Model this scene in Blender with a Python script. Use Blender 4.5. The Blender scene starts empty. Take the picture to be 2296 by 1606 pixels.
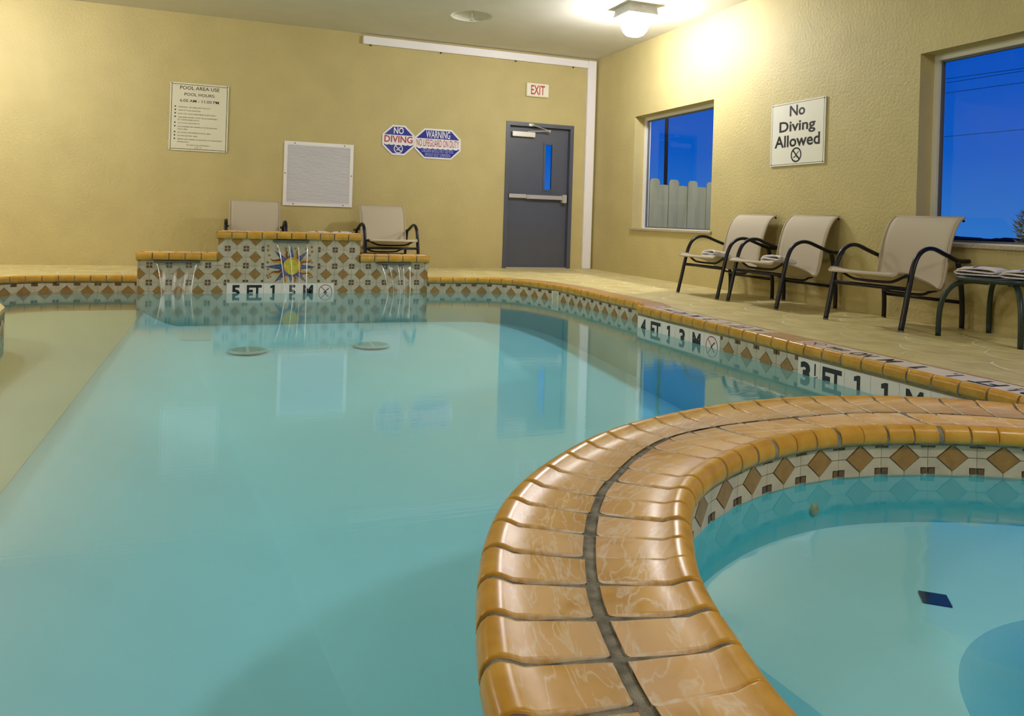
import bpy, bmesh, math, random
from mathutils import Vector, Matrix
random.seed(7)
C = bpy.context.scene.collection
sc = bpy.context.scene
PI = math.pi
# ------------------------------------------------------------ camera
# room frame: right wall x=0, back wall y=0, deck z=0 (metres)
CAM = Vector((-5.1314, -10.2093, 0.7045))
YAW, ROLL, FPX, PY = 0.36159, math.radians(1.8), 1719.03, 490.57
cd = bpy.data.cameras.new('camera'); cam = bpy.data.objects.new('camera', cd); C.objects.link(cam)
xa = Vector((math.cos(YAW), -math.sin(YAW), 0)); ya = Vector((math.sin(YAW), math.cos(YAW), 0)); za = Vector((0, 0, 1))
rt = xa*math.cos(ROLL) + za*math.sin(ROLL); up = za*math.cos(ROLL) - xa*math.sin(ROLL); bk = -ya
cam.matrix_world = Matrix(((rt.x, up.x, bk.x, CAM.x), (rt.y, up.y, bk.y, CAM.y), (rt.z, up.z, bk.z, CAM.z), (0, 0, 0, 1)))
cd.sensor_width = 36; cd.lens = 36*FPX/2296; cd.shift_y = -(803-PY)/2296; cd.clip_start = .05; cd.clip_end = 300
sc.camera = cam
sc.view_settings.view_transform = 'Standard'; sc.view_settings.look = 'None'
sc.view_settings.exposure = 0.0; sc.view_settings.gamma = 1.0; sc.view_settings.use_curve_mapping = False
sc.cycles.use_denoising = True; sc.cycles.max_bounces = 10; sc.cycles.diffuse_bounces = 5
sc.cycles.transparent_max_bounces = 16; sc.cycles.glossy_bounces = 4; sc.cycles.sample_clamp_indirect = 6
sc.cycles.caustics_reflective = False; sc.cycles.caustics_refractive = False
# ------------------------------------------------------------ sky: clear blue dusk
w = bpy.data.worlds.new('dusk'); sc.world = w; w.use_nodes = True
nt = w.node_tree; nt.nodes.clear()
def nn(nt, t, **k):
    n = nt.nodes.new(t)
    for a, b in k.items(): setattr(n, a, b)
    return n
tc = nn(nt, 'ShaderNodeTexCoord'); sp = nn(nt, 'ShaderNodeSeparateXYZ'); nt.links.new(tc.outputs['Generated'], sp.inputs[0])
rp = nn(nt, 'ShaderNodeValToRGB'); nt.links.new(sp.outputs['Z'], rp.inputs[0])
e = rp.color_ramp.elements
e[0].position = 0.0; e[0].color = (.03, .17, .55, 1)
e[1].position = .5; e[1].color = (.0, .045, .40, 1)
q = rp.color_ramp.elements.new(.09); q.color = (.002, .10, .52, 1)
q = rp.color_ramp.elements.new(.22); q.color = (.0, .07, .49, 1)
bg = nn(nt, 'ShaderNodeBackground'); nt.links.new(rp.outputs[0], bg.inputs[0]); bg.inputs[1].default_value = 1.0
wo = nn(nt, 'ShaderNodeOutputWorld'); nt.links.new(bg.outputs[0], wo.inputs[0])
# the room's ceiling lamps (fixtures are built further down at the same spots)
LAMPS = [(-.90, -2.70), (-8.2, -1.7), (-1.8, -10.9), (-8.7, -6.3)]
LAMP_E = 560.0
# ------------------------------------------------------------ materials
MATS = {}
def mat(name, col=(.8, .8, .8), rough=.5, metal=0, spec=.5, var=0, vscale=8, col2=None, bump=0, bscale=60, bdet=3, emit=None, coat=0, stretch=None, bdist=.01):
    if name in MATS: return MATS[name]
    m = bpy.data.materials.new(name); m.use_nodes = True; t = m.node_tree
    b = t.nodes['Principled BSDF']; b.inputs['Base Color'].default_value = (*col, 1)
    b.inputs['Roughness'].default_value = rough; b.inputs['Metallic'].default_value = metal
    b.inputs['Specular IOR Level'].default_value = spec; b.inputs['Coat Weight'].default_value = coat
    g = nn(t, 'ShaderNodeNewGeometry'); vec = g.outputs['Position']
    if stretch:
        mp = nn(t, 'ShaderNodeMapping'); mp.inputs['Scale'].default_value = stretch; t.links.new(vec, mp.inputs[0]); vec = mp.outputs[0]
    if var or col2:
        n = nn(t, 'ShaderNodeTexNoise'); n.inputs['Scale'].default_value = vscale; n.inputs['Detail'].default_value = 5
        t.links.new(vec, n.inputs['Vector'])
        r = nn(t, 'ShaderNodeMapRange'); r.inputs[1].default_value = .3; r.inputs[2].default_value = .7; t.links.new(n.outputs[0], r.inputs[0])
        mx = nn(t, 'ShaderNodeMix', data_type='RGBA')
        c2 = col2 or tuple(max(0, c*(1-var)) for c in col)
        mx.inputs[6].default_value = (*col, 1); mx.inputs[7].default_value = (*c2, 1)
        t.links.new(r.outputs[0], mx.inputs[0]); t.links.new(mx.outputs[2], b.inputs['Base Color'])
    if bump:
        n2 = nn(t, 'ShaderNodeTexNoise'); n2.inputs['Scale'].default_value = bscale; n2.inputs['Detail'].default_value = bdet
        t.links.new(vec, n2.inputs['Vector'])
        bm_ = nn(t, 'ShaderNodeBump'); bm_.inputs['Strength'].default_value = bump; bm_.inputs['Distance'].default_value = bdist
        t.links.new(n2.outputs[0], bm_.inputs['Height']); t.links.new(bm_.outputs[0], b.inputs['Normal'])
    if emit:
        b.inputs['Emission Color'].default_value = (*emit[:3], 1); b.inputs['Emission Strength'].default_value = emit[3]
    MATS[name] = m; return m
M_wall = mat('wall_stucco', (.55, .465, .212), .62, var=.10, vscale=2.5, bump=.55, bscale=38, bdet=6, bdist=.012)
M_ceil = mat('ceiling_plaster', (.66, .64, .56), .8, var=.05, vscale=3, bump=.3, bscale=120, bdist=.004)
M_deck = mat('stamped_deck', (.73, .63, .31), .42, col2=(.54, .45, .185), vscale=5, bump=.9, bscale=14, bdet=8, bdist=.012)
M_deckline = mat('deck_joint_line', (.86, .79, .55), .6, var=.15, vscale=30)
M_white = mat('white_painted_metal', (.86, .84, .88), .35)
M_whitep = mat('white_plastic', (.80, .80, .82), .4)
M_dark = mat('matte_black', (.01, .01, .01), .8)  # plain dark finish for wires, clips and screws
M_black = mat('black_powder_coat', (.003, .003, .008), .36, spec=.35)
M_sling = mat('beige_sling_mesh', (.50, .44, .34), .75, var=.08, vscale=400, bump=.15, bscale=700, bdist=.002)
M_hem = mat('beige_sling_hem', (.44, .37, .26), .7)
M_green = mat('dark_green_resin', (.012, .028, .025), .38, bump=.1, bscale=300, bdist=.001)
M_towel = mat('white_terry_towel', (.86, .82, .82), .95, var=.08, vscale=50, bump=.8, bscale=350, bdist=.004)
M_stripe = mat('navy_towel_stripe', (.10, .09, .30), .9, bump=.5, bscale=350, bdist=.003)
M_doorp = mat('slate_blue_door_paint', (.075, .085, .125), .36, var=.08, vscale=6, spec=.7, bump=.12, bscale=160, bdist=.002)
M_alum = mat('brushed_aluminium', (.62, .60, .58), .35, metal=.6)
M_sign = mat('cream_sign_plastic', (.74, .71, .56), .35)
M_sign2 = mat('ivory_sign_plastic', (.80, .79, .70), .3)
M_ink = mat('black_ink', (.008, .008, .012), .45)
M_red = mat('red_ink', (.38, .015, .03), .4)
M_exitred = mat('exit_red', (.42, .03, .01), .4)
M_blue = mat('royal_blue_ink', (.004, .012, .30), .25)
M_wsign = mat('white_sign_enamel', (.80, .80, .84), .3)
M_stone = mat('pale_stone_sill', (.50, .45, .33), .35, col2=(.34, .29, .18), vscale=60)
M_frame = mat('white_window_frame', (.78, .76, .70), .4)
M_grout = mat('dark_grout', (.11, .10, .08), .9, col2=(.34, .31, .25), vscale=26, bump=.8, bscale=220, bdist=.004)
M_tgrout = mat('pale_tile_grout', (.74, .68, .57), .8)
M_cream = mat('cream_ceramic_tile', (.63, .53, .40), .3, col2=(.49, .41, .31), vscale=16)
M_diam = mat('ochre_stone_inlay', (.38, .20, .045), .35, col2=(.27, .14, .035), vscale=40)
M_sq = mat('brown_mosaic', (.105, .045, .018), .4, col2=(.17, .08, .03), vscale=30)
M_wtile = mat('white_marker_tile', (.92, .82, .76), .25, var=.06, vscale=20)
M_plaster = mat('pool_plaster', (.66, .86, .96), .8, var=.05, vscale=1.2)
M_spaplaster = mat('hot_tub_plaster', (.68, .90, .99), .8, var=.06, vscale=2)
M_subwall = mat('submerged_pool_wall', (.28, .50, .50), .8, var=.1, vscale=3)  # darker copy of the plaster: dimness below the waterline painted into the colour
M_spawall = mat('submerged_tub_wall', (.12, .55, .66), .8, var=.1, vscale=3)  # shade on the upright tub wall painted in as a darker plaster
M_sub = mat('concrete_body', (.35, .32, .25), .9)
M_navy = mat('navy_tile', (.012, .02, .08), .4)
M_suny = mat('sun_yellow_glaze', (.72, .58, .01), .25, var=.1, vscale=60)
M_sunl = mat('sun_line_glaze', (.42, .28, .01), .3)
M_suno = mat('sun_orange_glaze', (.68, .33, .02), .25, var=.15, vscale=50)
M_sunr = mat('sun_red_glaze', (.20, .035, .015), .3, var=.2, vscale=50)
M_sunb = mat('sun_blue_glaze', (.015, .03, .17), .25, col2=(.03, .10, .30), vscale=40)
M_steel = mat('spillway_grey', (.10, .11, .10), .4)
M_fence = mat('weathered_cedar', (.40, .42, .30), .85, var=.3, vscale=6, stretch=(1, 1, .15))
M_wood = mat('brown_pole_wood', (.20, .11, .06), .9, var=.3, vscale=8, stretch=(1, 1, .1))
M_soil = mat('dark_ground', (.03, .04, .02), .95, var=.3)
M_leafd = mat('distant_foliage', (.015, .025, .012), .95, var=.5, vscale=2)
M_leaf = mat('conifer_foliage', (.26, .28, .12), .9, var=.5, vscale=14)
M_bark = mat('bark', (.08, .05, .03), .9)
M_lampw = mat('lamp_white_housing', (.80, .80, .82), .4)

def tile_mat():       # glazed terracotta coping: ochre nose, paler mineral film on the flat
    m = bpy.data.materials.new('glazed_terracotta'); m.use_nodes = True; t = m.node_tree; b = t.nodes['Principled BSDF']
    g = nn(t, 'ShaderNodeNewGeometry'); L = t.links.new
    au = nn(t, 'ShaderNodeAttribute', attribute_name='flatness'); ae = nn(t, 'ShaderNodeAttribute', attribute_name='edge')
    oi = nn(t, 'ShaderNodeObjectInfo')
    n1 = nn(t, 'ShaderNodeTexNoise'); n1.inputs['Scale'].default_value = 14; n1.inputs['Detail'].default_value = 6; L(g.outputs['Position'], n1.inputs['Vector'])
    n3 = nn(t, 'ShaderNodeTexNoise'); n3.inputs['Scale'].default_value = 6; n3.inputs['Detail'].default_value = 2; n3.inputs['Distortion'].default_value = 1.6; L(g.outputs['Position'], n3.inputs['Vector'])
    r1 = nn(t, 'ShaderNodeMapRange'); r1.inputs[1].default_value = .35; r1.inputs[2].default_value = .7; L(n1.outputs[0], r1.inputs[0])
    base = nn(t, 'ShaderNodeMix', data_type='RGBA'); base.inputs[6].default_value = (.66, .37, .065, 1); base.inputs[7].default_value = (.54, .27, .038, 1); L(r1.outputs[0], base.inputs[0])
    # film amount
    r2 = nn(t, 'ShaderNodeMapRange'); r2.inputs[1].default_value = .12; r2.inputs[2].default_value = .5; L(n3.outputs[0], r2.inputs[0])
    mu = nn(t, 'ShaderNodeMath', operation='MULTIPLY'); L(r2.outputs[0], mu.inputs[0]); L(au.outputs['Fac'], mu.inputs[1])
    rv = nn(t, 'ShaderNodeMapRange'); rv.inputs[3].default_value = .45; rv.inputs[4].default_value = 1.0; L(oi.outputs['Random'], rv.inputs[0])
    mu2 = nn(t, 'ShaderNodeMath', operation='MULTIPLY'); L(mu.outputs[0], mu2.inputs[0]); L(rv.outputs[0], mu2.inputs[1])
    m2 = nn(t, 'ShaderNodeMix', data_type='RGBA'); L(mu2.outputs[0], m2.inputs[0]); L(base.outputs[2], m2.inputs[6]); m2.inputs[7].default_value = (.84, .58, .34, 1)
    # thin white crust along the joints and drying lines
    n4 = nn(t, 'ShaderNodeTexNoise'); n4.inputs['Scale'].default_value = 55; n4.inputs['Detail'].default_value = 5; L(g.outputs['Position'], n4.inputs['Vector'])
    ad = nn(t, 'ShaderNodeMath', operation='MULTIPLY_ADD'); ea = nn(t, 'ShaderNodeMath', operation='MULTIPLY'); L(ae.outputs['Fac'], ea.inputs[0]); L(au.outputs['Fac'], ea.inputs[1]); L(n4.outputs[0], ad.inputs[0]); ad.inputs[1].default_value = 1.5; L(ea.outputs[0], ad.inputs[2])
    r4 = nn(t, 'ShaderNodeMapRange'); r4.inputs[1].default_value = 1.25; r4.inputs[2].default_value = 1.75; L(ad.outputs[0], r4.inputs[0])
    aa = nn(t, 'ShaderNodeAttribute', attribute_name='across'); cx_ = nn(t, 'ShaderNodeCombineXYZ'); vm = nn(t, 'ShaderNodeMath', operation='MULTIPLY'); L(aa.outputs['Fac'], vm.inputs[0]); vm.inputs[1].default_value = 26
    L(vm.outputs[0], cx_.inputs[0]); sc5 = nn(t, 'ShaderNodeVectorMath', operation='MULTIPLY_ADD'); L(g.outputs['Position'], sc5.inputs[0]); sc5.inputs[1].default_value = (7, 7, 0); L(cx_.outputs[0], sc5.inputs[2])
    n5 = nn(t, 'ShaderNodeTexNoise'); n5.inputs['Scale'].default_value = 1; n5.inputs['Detail'].default_value = 3; n5.inputs['Distortion'].default_value = .5; L(sc5.outputs[0], n5.inputs['Vector'])
    sb = nn(t, 'ShaderNodeMath', operation='SUBTRACT'); L(n5.outputs[0], sb.inputs[0]); sb.inputs[1].default_value = .5
    ab = nn(t, 'ShaderNodeMath', operation='ABSOLUTE'); L(sb.outputs[0], ab.inputs[0])
    r5 = nn(t, 'ShaderNodeMapRange'); r5.inputs[1].default_value = .035; r5.inputs[2].default_value = .0; r5.inputs[4].default_value = 1.5; L(ab.outputs[0], r5.inputs[0])
    m5 = nn(t, 'ShaderNodeMath', operation='MULTIPLY'); L(r5.outputs[0], m5.inputs[0]); L(au.outputs['Fac'], m5.inputs[1])
    m6 = nn(t, 'ShaderNodeMath', operation='MULTIPLY'); L(m5.outputs[0], m6.inputs[0]); L(n4.outputs[0], m6.inputs[1])
    mx = nn(t, 'ShaderNodeMath', operation='MAXIMUM'); L(r4.outputs[0], mx.inputs[0]); L(m6.outputs[0], mx.inputs[1])
    m3 = nn(t, 'ShaderNodeMix', data_type='RGBA'); L(mx.outputs[0], m3.inputs[0]); L(m2.outputs[2], m3.inputs[6]); m3.inputs[7].default_value = (.86, .74, .60, 1)
    L(m3.outputs[2], b.inputs['Base Color'])
    rr = nn(t, 'ShaderNodeMapRange'); rr.inputs[3].default_value = .26; rr.inputs[4].default_value = .42; L(mu2.outputs[0], rr.inputs[0]); L(rr.outputs[0], b.inputs['Roughness'])
    bp = nn(t, 'ShaderNodeBump'); bp.inputs['Strength'].default_value = .25; bp.inputs['Distance'].default_value = .003; L(n1.outputs[0], bp.inputs['Height']); L(bp.outputs[0], b.inputs['Normal'])
    b.inputs['Specular IOR Level'].default_value = .2; b.inputs['Coat Weight'].default_value = .0; b.inputs['Coat Roughness'].default_value = .2
    MATS['tile'] = m; return m
M_tile = tile_mat()
M_flat = mat('brown_flat_paver', (.42, .24, .09), .4, col2=(.50, .31, .15), vscale=9)

def fresnel_mat(name, tint, f0=.02, rough=.02, bump=0, bdist=.01, bscale=(1, 1, 1), extra=0, vol=None, gcol=(1, 1, 1)):
    m = bpy.data.materials.new(name); m.use_nodes = True; t = m.node_tree; t.nodes.clear(); L = t.links.new
    g = nn(t, 'ShaderNodeNewGeometry')
    dp = nn(t, 'ShaderNodeVectorMath', operation='DOT_PRODUCT'); L(g.outputs['Incoming'], dp.inputs[0]); L(g.outputs['Normal'], dp.inputs[1])
    ab = nn(t, 'ShaderNodeMath', operation='ABSOLUTE'); L(dp.outputs['Value'], ab.inputs[0])
    s = nn(t, 'ShaderNodeMath', operation='SUBTRACT'); s.inputs[0].default_value = 1; L(ab.outputs[0], s.inputs[1]); s.use_clamp = True
    p = nn(t, 'ShaderNodeMath', operation='POWER'); L(s.outputs[0], p.inputs[0]); p.inputs[1].default_value = 5
    ma = nn(t, 'ShaderNodeMath', operation='MULTIPLY_ADD'); L(p.outputs[0], ma.inputs[0]); ma.inputs[1].default_value = 1-f0; ma.inputs[2].default_value = f0+extra; ma.use_clamp = True
    tr = nn(t, 'ShaderNodeBsdfTransparent'); tr.inputs[0].default_value = (*tint, 1)
    gl = nn(t, 'ShaderNodeBsdfGlossy'); gl.inputs['Roughness'].default_value = rough; gl.inputs[0].default_value = (*gcol, 1)
    if bump:
        mp = nn(t, 'ShaderNodeMapping'); mp.inputs['Scale'].default_value = bscale; L(g.outputs['Position'], mp.inputs[0])
        n = nn(t, 'ShaderNodeTexNoise'); n.inputs['Scale'].default_value = 1; n.inputs['Detail'].default_value = 2; L(mp.outputs[0], n.inputs['Vector'])
        b = nn(t, 'ShaderNodeBump'); b.inputs['Strength'].default_value = bump; b.inputs['Distance'].default_value = bdist; L(n.outputs[0], b.inputs['Height']); L(b.outputs[0], gl.inputs['Normal'])
    mx = nn(t, 'ShaderNodeMixShader'); L(ma.outputs[0], mx.inputs[0]); L(tr.outputs[0], mx.inputs[1]); L(gl.outputs[0], mx.inputs[2])
    o = nn(t, 'ShaderNodeOutputMaterial'); L(mx.outputs[0], o.inputs[0])
    if vol:
        v = nn(t, 'ShaderNodeVolumeAbsorption'); v.inputs[0].default_value = (*vol[0], 1); v.inputs[1].default_value = vol[1]; L(v.outputs[0], o.inputs['Volume'])
    MATS[name] = m; return m
M_water = fresnel_mat('pool_water', (.90, 1, 1), rough=.045, bump=.5, bscale=(2.5, 34, 1), bdist=.0006, vol=((.14, .82, .95), .33))
M_glass = fresnel_mat('window_glass', (.96, .98, 1), f0=.022, rough=.0, gcol=(.9, .95, 1))
M_fall = fresnel_mat('falling_water', (.97, .98, .98), f0=.03, rough=.3, extra=.03)
M_strand = fresnel_mat('water_strand', (.9, .92, .95), f0=.3, rough=.25, extra=.15)

# ------------------------------------------------------------ object helpers
def rootloc(p):
    while p is not None and p.parent is not None: p = p.parent
    return p.location if p is not None else Vector((0, 0, 0))
def tag(o, label=None, cat=None, group=None, kind=None):
    if label: o['label'] = label
    if cat: o['category'] = cat
    if group: o['group'] = group
    if kind: o['kind'] = kind
    return o
def thing(name, label, cat, loc=(0, 0, 0), rz=0, group=None, kind=None):
    o = bpy.data.objects.new(name, None); C.objects.link(o); o.location = loc; o.rotation_euler = (0, 0, rz)
    o.empty_display_size = .1
    return tag(o, label, cat, group, kind)
def link(name, me, m, parent=None, smooth=False):
    if m is not None and not me.materials: me.materials.append(m)
    if smooth: me.shade_smooth()
    o = bpy.data.objects.new(name, me); C.objects.link(o); o.parent = parent
    return o
def mesh(name, vs, fs, m, parent=None, smooth=False, local=False):
    if not local:
        off = rootloc(parent); vs = [Vector(v)-off for v in vs]
    me = bpy.data.meshes.new(name); me.from_pydata([tuple(v) for v in vs], [], fs); me.update()
    return link(name, me, m, parent, smooth)
class B:                       # collects shapes, then becomes ONE mesh object
    def __init__(s): s.v = []; s.f = []
    def add(s, vs, fs):
        n = len(s.v); s.v += [Vector(v) for v in vs]; s.f += [tuple(i+n for i in f) for f in fs]; return s
    def box(s, x0, x1, y0, y1, z0, z1, bev=0):
        if x0 > x1: x0, x1 = x1, x0
        if y0 > y1: y0, y1 = y1, y0
        if bev:
            return s.rbox(x0, x1, y0, y1, z0, z1, bev)
        vs = [(x, y, z) for z in (z0, z1) for x, y in ((x0, y0), (x1, y0), (x1, y1), (x0, y1))]
        return s.add(vs, [(3, 2, 1, 0), (4, 5, 6, 7), (0, 1, 5, 4), (1, 2, 6, 5), (2, 3, 7, 6), (3, 0, 4, 7)])
    def rbox(s, x0, x1, y0, y1, z0, z1, b):
        bm = bmesh.new(); bmesh.ops.create_cube(bm, size=1)
        for v in bm.verts: v.co = Vector(((x0+x1)/2+v.co.x*(x1-x0), (y0+y1)/2+v.co.y*(y1-y0), (z0+z1)/2+v.co.z*(z1-z0)))
        bmesh.ops.bevel(bm, geom=bm.edges[:], offset=b, segments=2, affect='EDGES')
        bm.verts.ensure_lookup_table(); s.add([v.co.copy() for v in bm.verts], [tuple(v.index for v in f.verts) for f in bm.faces]); bm.free(); return s
    def prism(s, poly, fn, d0, d1):        # poly of 2D pts, fn(a,b,d)->3D
        n = len(poly)
        vs = [fn(a, b, d0) for a, b in poly]+[fn(a, b, d1) for a, b in poly]
        fs = [tuple(range(n))[::-1], tuple(range(n, 2*n))]+[(i, (i+1) % n, n+(i+1) % n, n+i) for i in range(n)]
        return s.add(vs, fs)
    def tube(s, pts, a, b=None, nrm=None, n=10, cap=True, taper=None):
        b = b or a; pts = [Vector(p) for p in pts]; vs = []; k = len(pts); prev = None
        for i, p in enumerate(pts):
            t = (pts[min(i+1, k-1)]-pts[max(i-1, 0)]).normalized()
            if nrm is not None: u = Vector(nrm); u = (u-t*u.dot(t)).normalized()
            else:
                u = prev if prev is not None else (Vector((0, 0, 1)) if abs(t.z) < .9 else Vector((1, 0, 0)))
                u = (u-t*u.dot(t)).normalized(); prev = u
            v2 = t.cross(u); f = taper(i/(k-1)) if taper else 1
            for j in range(n):
                an = 2*PI*j/n; vs.append(p+u*math.cos(an)*a*f+v2*math.sin(an)*b*f)
        fs = [(i*n+j, i*n+(j+1) % n, (i+1)*n+(j+1) % n, (i+1)*n+j) for i in range(k-1) for j in range(n)]
        if cap: fs += [tuple(range(n))[::-1], tuple(range((k-1)*n, k*n))]
        return s.add(vs, fs)
    def lathe(s, prof, c, n=24, ax=(0, 0, 1), ex=(1, 0, 0)):
        ax = Vector(ax); ex = Vector(ex); ey = ax.cross(ex); c = Vector(c)
        vs = [c+ax*z+(ex*math.cos(2*PI*j/n)+ey*math.sin(2*PI*j/n))*r for r, z in prof for j in range(n)]
        k = len(prof)
        return s.add(vs, [(i*n+j, i*n+(j+1) % n, (i+1)*n+(j+1) % n, (i+1)*n+j) for i in range(k-1) for j in range(n)])
    def build(s, name, m, parent=None, smooth=False, local=False):
        return mesh(name, s.v, s.f, m, parent, smooth, local)
def crom(pts, k=8):            # Catmull-Rom through pts
    P = [Vector(p) for p in pts]; P = [P[0]*2-P[1]]+P+[P[-1]*2-P[-2]]; out = []
    for i in range(1, len(P)-2):
        for j in range(k):
            t = j/k; a, b, c, d = P[i-1:i+3]
            out.append(.5*((2*b)+(c-a)*t+(2*a-5*b+4*c-d)*t*t+(3*b-a-3*c+d)*t**3))
    out.append(P[-2]); return out
class Path:                    # arc-length parametrised 2-D polyline
    def __init__(s, pts):
        s.p = [Vector((p[0], p[1])) for p in pts]; s.c = [0]
        for a, b in zip(s.p, s.p[1:]): s.c.append(s.c[-1]+(b-a).length)
        s.L = s.c[-1]
    def at(s, d):
        d = max(0, min(s.L, d)); i = 0
        import bisect
        i = min(max(bisect.bisect_right(s.c, d)-1, 0), len(s.p)-2)
        seg = s.c[i+1]-s.c[i]; return s.p[i].lerp(s.p[i+1], (d-s.c[i])/seg if seg else 0)
    def nrm(s, d, h=.02):
        t = (s.at(d+h)-s.at(d-h)).normalized(); return Vector((t.y, -t.x))       # right-hand side
def clip(poly, axis, lim, keep_less):
    out = []
    for i in range(len(poly)):
        a, b = poly[i-1], poly[i]
        ia = (a[axis] <= lim) if keep_less else (a[axis] >= lim); ib = (b[axis] <= lim) if keep_less else (b[axis] >= lim)
        if ia != ib:
            t = (lim-a[axis])/(b[axis]-a[axis]); out.append((a[0]+(b[0]-a[0])*t, a[1]+(b[1]-a[1])*t))
        if ib: out.append(b)
    return out
def clipr(poly, x0, x1, z0, z1):
    for ax, l, k in ((0, x0, False), (0, x1, True), (1, z0, False), (1, z1, True)):
        poly = clip(poly, ax, l, k)
        if len(poly) < 3: return []
    return poly
def text_geo(body, w=None, h=None, bold=0, cx=0, cy=0, spacing=1.0):
    cu = bpy.data.curves.new('t', 'FONT'); cu.body = body; cu.offset = bold; cu.resolution_u = 3; cu.space_character = spacing; cu.fill_mode = 'FRONT'
    o = bpy.data.objects.new('t', cu); C.objects.link(o)
    dg = bpy.context.evaluated_depsgraph_get(); dg.update(); me = bpy.data.meshes.new_from_object(o.evaluated_get(dg))
    vs = [v.co.copy() for v in me.vertices]; fs = [tuple(p.vertices) for p in me.polygons]
    bpy.data.objects.remove(o); bpy.data.curves.remove(cu); bpy.data.meshes.remove(me)
    x0 = min(v.x for v in vs); x1 = max(v.x for v in vs); y0 = min(v.y for v in vs); y1 = max(v.y for v in vs)
    sx = w/(x1-x0) if w else None; sy = h/(y1-y0) if h else None
    sx = sx or sy; sy = sy or sx
    return [((v.x-(x0+x1)/2)*sx+cx, (v.y-(y0+y1)/2)*sy+cy) for v in vs], fs
def put_text(bld, fn, d, *a, **k):
    if a[0] == '1' and k.get('w', 1) < .06 and k.get('h', 0) > .1:
        cx, cy, h, w = k.get('cx', 0), k.get('cy', 0), k['h'], k['w']
        bld.add([fn(cx+x*w, cy+y*h, d) for x, y in ((-.05, -.5), (.5, -.5), (.5, .5), (.1, .5), (-.5, .42), (-.5, .24), (-.05, .27))], [(0, 1, 2, 3, 4, 5, 6)]); return
    vs, fs = text_geo(*a, **k); bld.add([fn(x, y, d) for x, y in vs], fs)
def ring_geo(bld, fn, d, cx, cy, r, t, n=28, d1=None):
    o = [(cx+r*math.cos(2*PI*i/n), cy+r*math.sin(2*PI*i/n)) for i in range(n)]; q = [(cx+(r-t)*math.cos(2*PI*i/n), cy+(r-t)*math.sin(2*PI*i/n)) for i in range(n)]
    bld.add([fn(x, y, d) for x, y in o+q], [(i, (i+1) % n, n+(i+1) % n, n+i) for i in range(n)])
def bar_geo(bld, fn, d, x0, y0, x1, y1, t):
    v = Vector((x1-x0, y1-y0)).normalized(); n = Vector((-v.y, v.x))*t/2
    bld.add([fn(x0+n.x, y0+n.y, d), fn(x1+n.x, y1+n.y, d), fn(x1-n.x, y1-n.y, d), fn(x0-n.x, y0-n.y, d)], [(0, 1, 2, 3)])
def no_dive(ringb, diverb, fn, cx, cy, r, t, d=0):
    ring_geo(ringb, fn, d, cx, cy, r, t); k = (r-t/2)*.707
    bar_geo(ringb, fn, d, cx-k, cy+k, cx+k, cy-k, t)
    bar_geo(diverb, fn, d+.0004, cx-.42*r, cy-.38*r, cx+.5*r, cy+.45*r, r*.13)
    bar_geo(diverb, fn, d+.0004, cx-.1*r, cy-.05*r, cx+.15*r, cy-.22*r, r*.10)
    n = 9
    for i in range(n): bar_geo(diverb, fn, d+.0003, cx-.62*r+i*.14*r, cy-.32*r+(i % 2)*.05*r, cx-.62*r+(i+1)*.14*r, cy-.32*r+((i+1) % 2)*.05*r, r*.045)
# ------------------------------------------------------------ pool outlines
W_Z = -.16; FLOOR_Z = -.66
SC_ = Vector((-3.104, -9.373))
rad = {  # angle: (outer nose, mid, inner nose) of the coping round the hot tub
}
def polar(p): v = Vector(p[:2])-SC_; return (math.degrees(math.atan2(v.y, v.x)) % 360, v.length)
outer_m = [(-4.761,-9.206),(-4.740,-9.095),(-4.697,-8.957),(-4.653,-8.817),(-4.575,-8.625),(-4.469,-8.434),(-4.331,-8.265),(-4.173,-8.122),(-3.928,-7.936),(-3.572,-7.783),(-3.208,-7.692),(-2.865,-7.678),(-2.659,-7.709),(-2.377,-7.791),(-2.155,-7.924),(-2.029,-8.016)]
mid_m = [(-4.543,-9.260),(-4.511,-9.137),(-4.482,-8.997),(-4.424,-8.845),(-4.336,-8.670),(-4.200,-8.449),(-4.032,-8.276),(-3.729,-8.032),(-3.465,-7.958),(-3.193,-7.933),(-2.681,-7.958),(-2.242,-8.168)]
inner_m = [(-4.333,-9.329),(-4.295,-9.193),(-4.255,-9.042),(-4.207,-8.911),(-4.105,-8.737),(-4.036,-8.621),(-3.888,-8.450),(-3.674,-8.310),(-3.417,-8.200),(-3.091,-8.151),(-2.750,-8.215),(-2.466,-8.328)]
def radf(meas, default):
    P = sorted(polar(p) for p in meas); P = [(0, default), (P[0][0]-18, default*.5+P[0][1]*.5)]+P+[(P[-1][0]+25, default), (400, default)]
    def f(a):
        a %= 360
        tot = 0; ws = 0
        for da in (-4, -2, 0, 2, 4):
            x = a+da
            for (a0, r0), (a1, r1) in zip(P, P[1:]):
                if a0 <= x <= a1: tot += r0+(r1-r0)*(x-a0)/(a1-a0); ws += 1; break
        return tot/max(ws, 1)
    return f
RO, RM, RI = radf(outer_m, 1.66), radf(mid_m, 1.44), radf(inner_m, 1.23)
def pol(a, r): return SC_+Vector((math.cos(math.radians(a)), math.sin(math.radians(a))))*r
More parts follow.
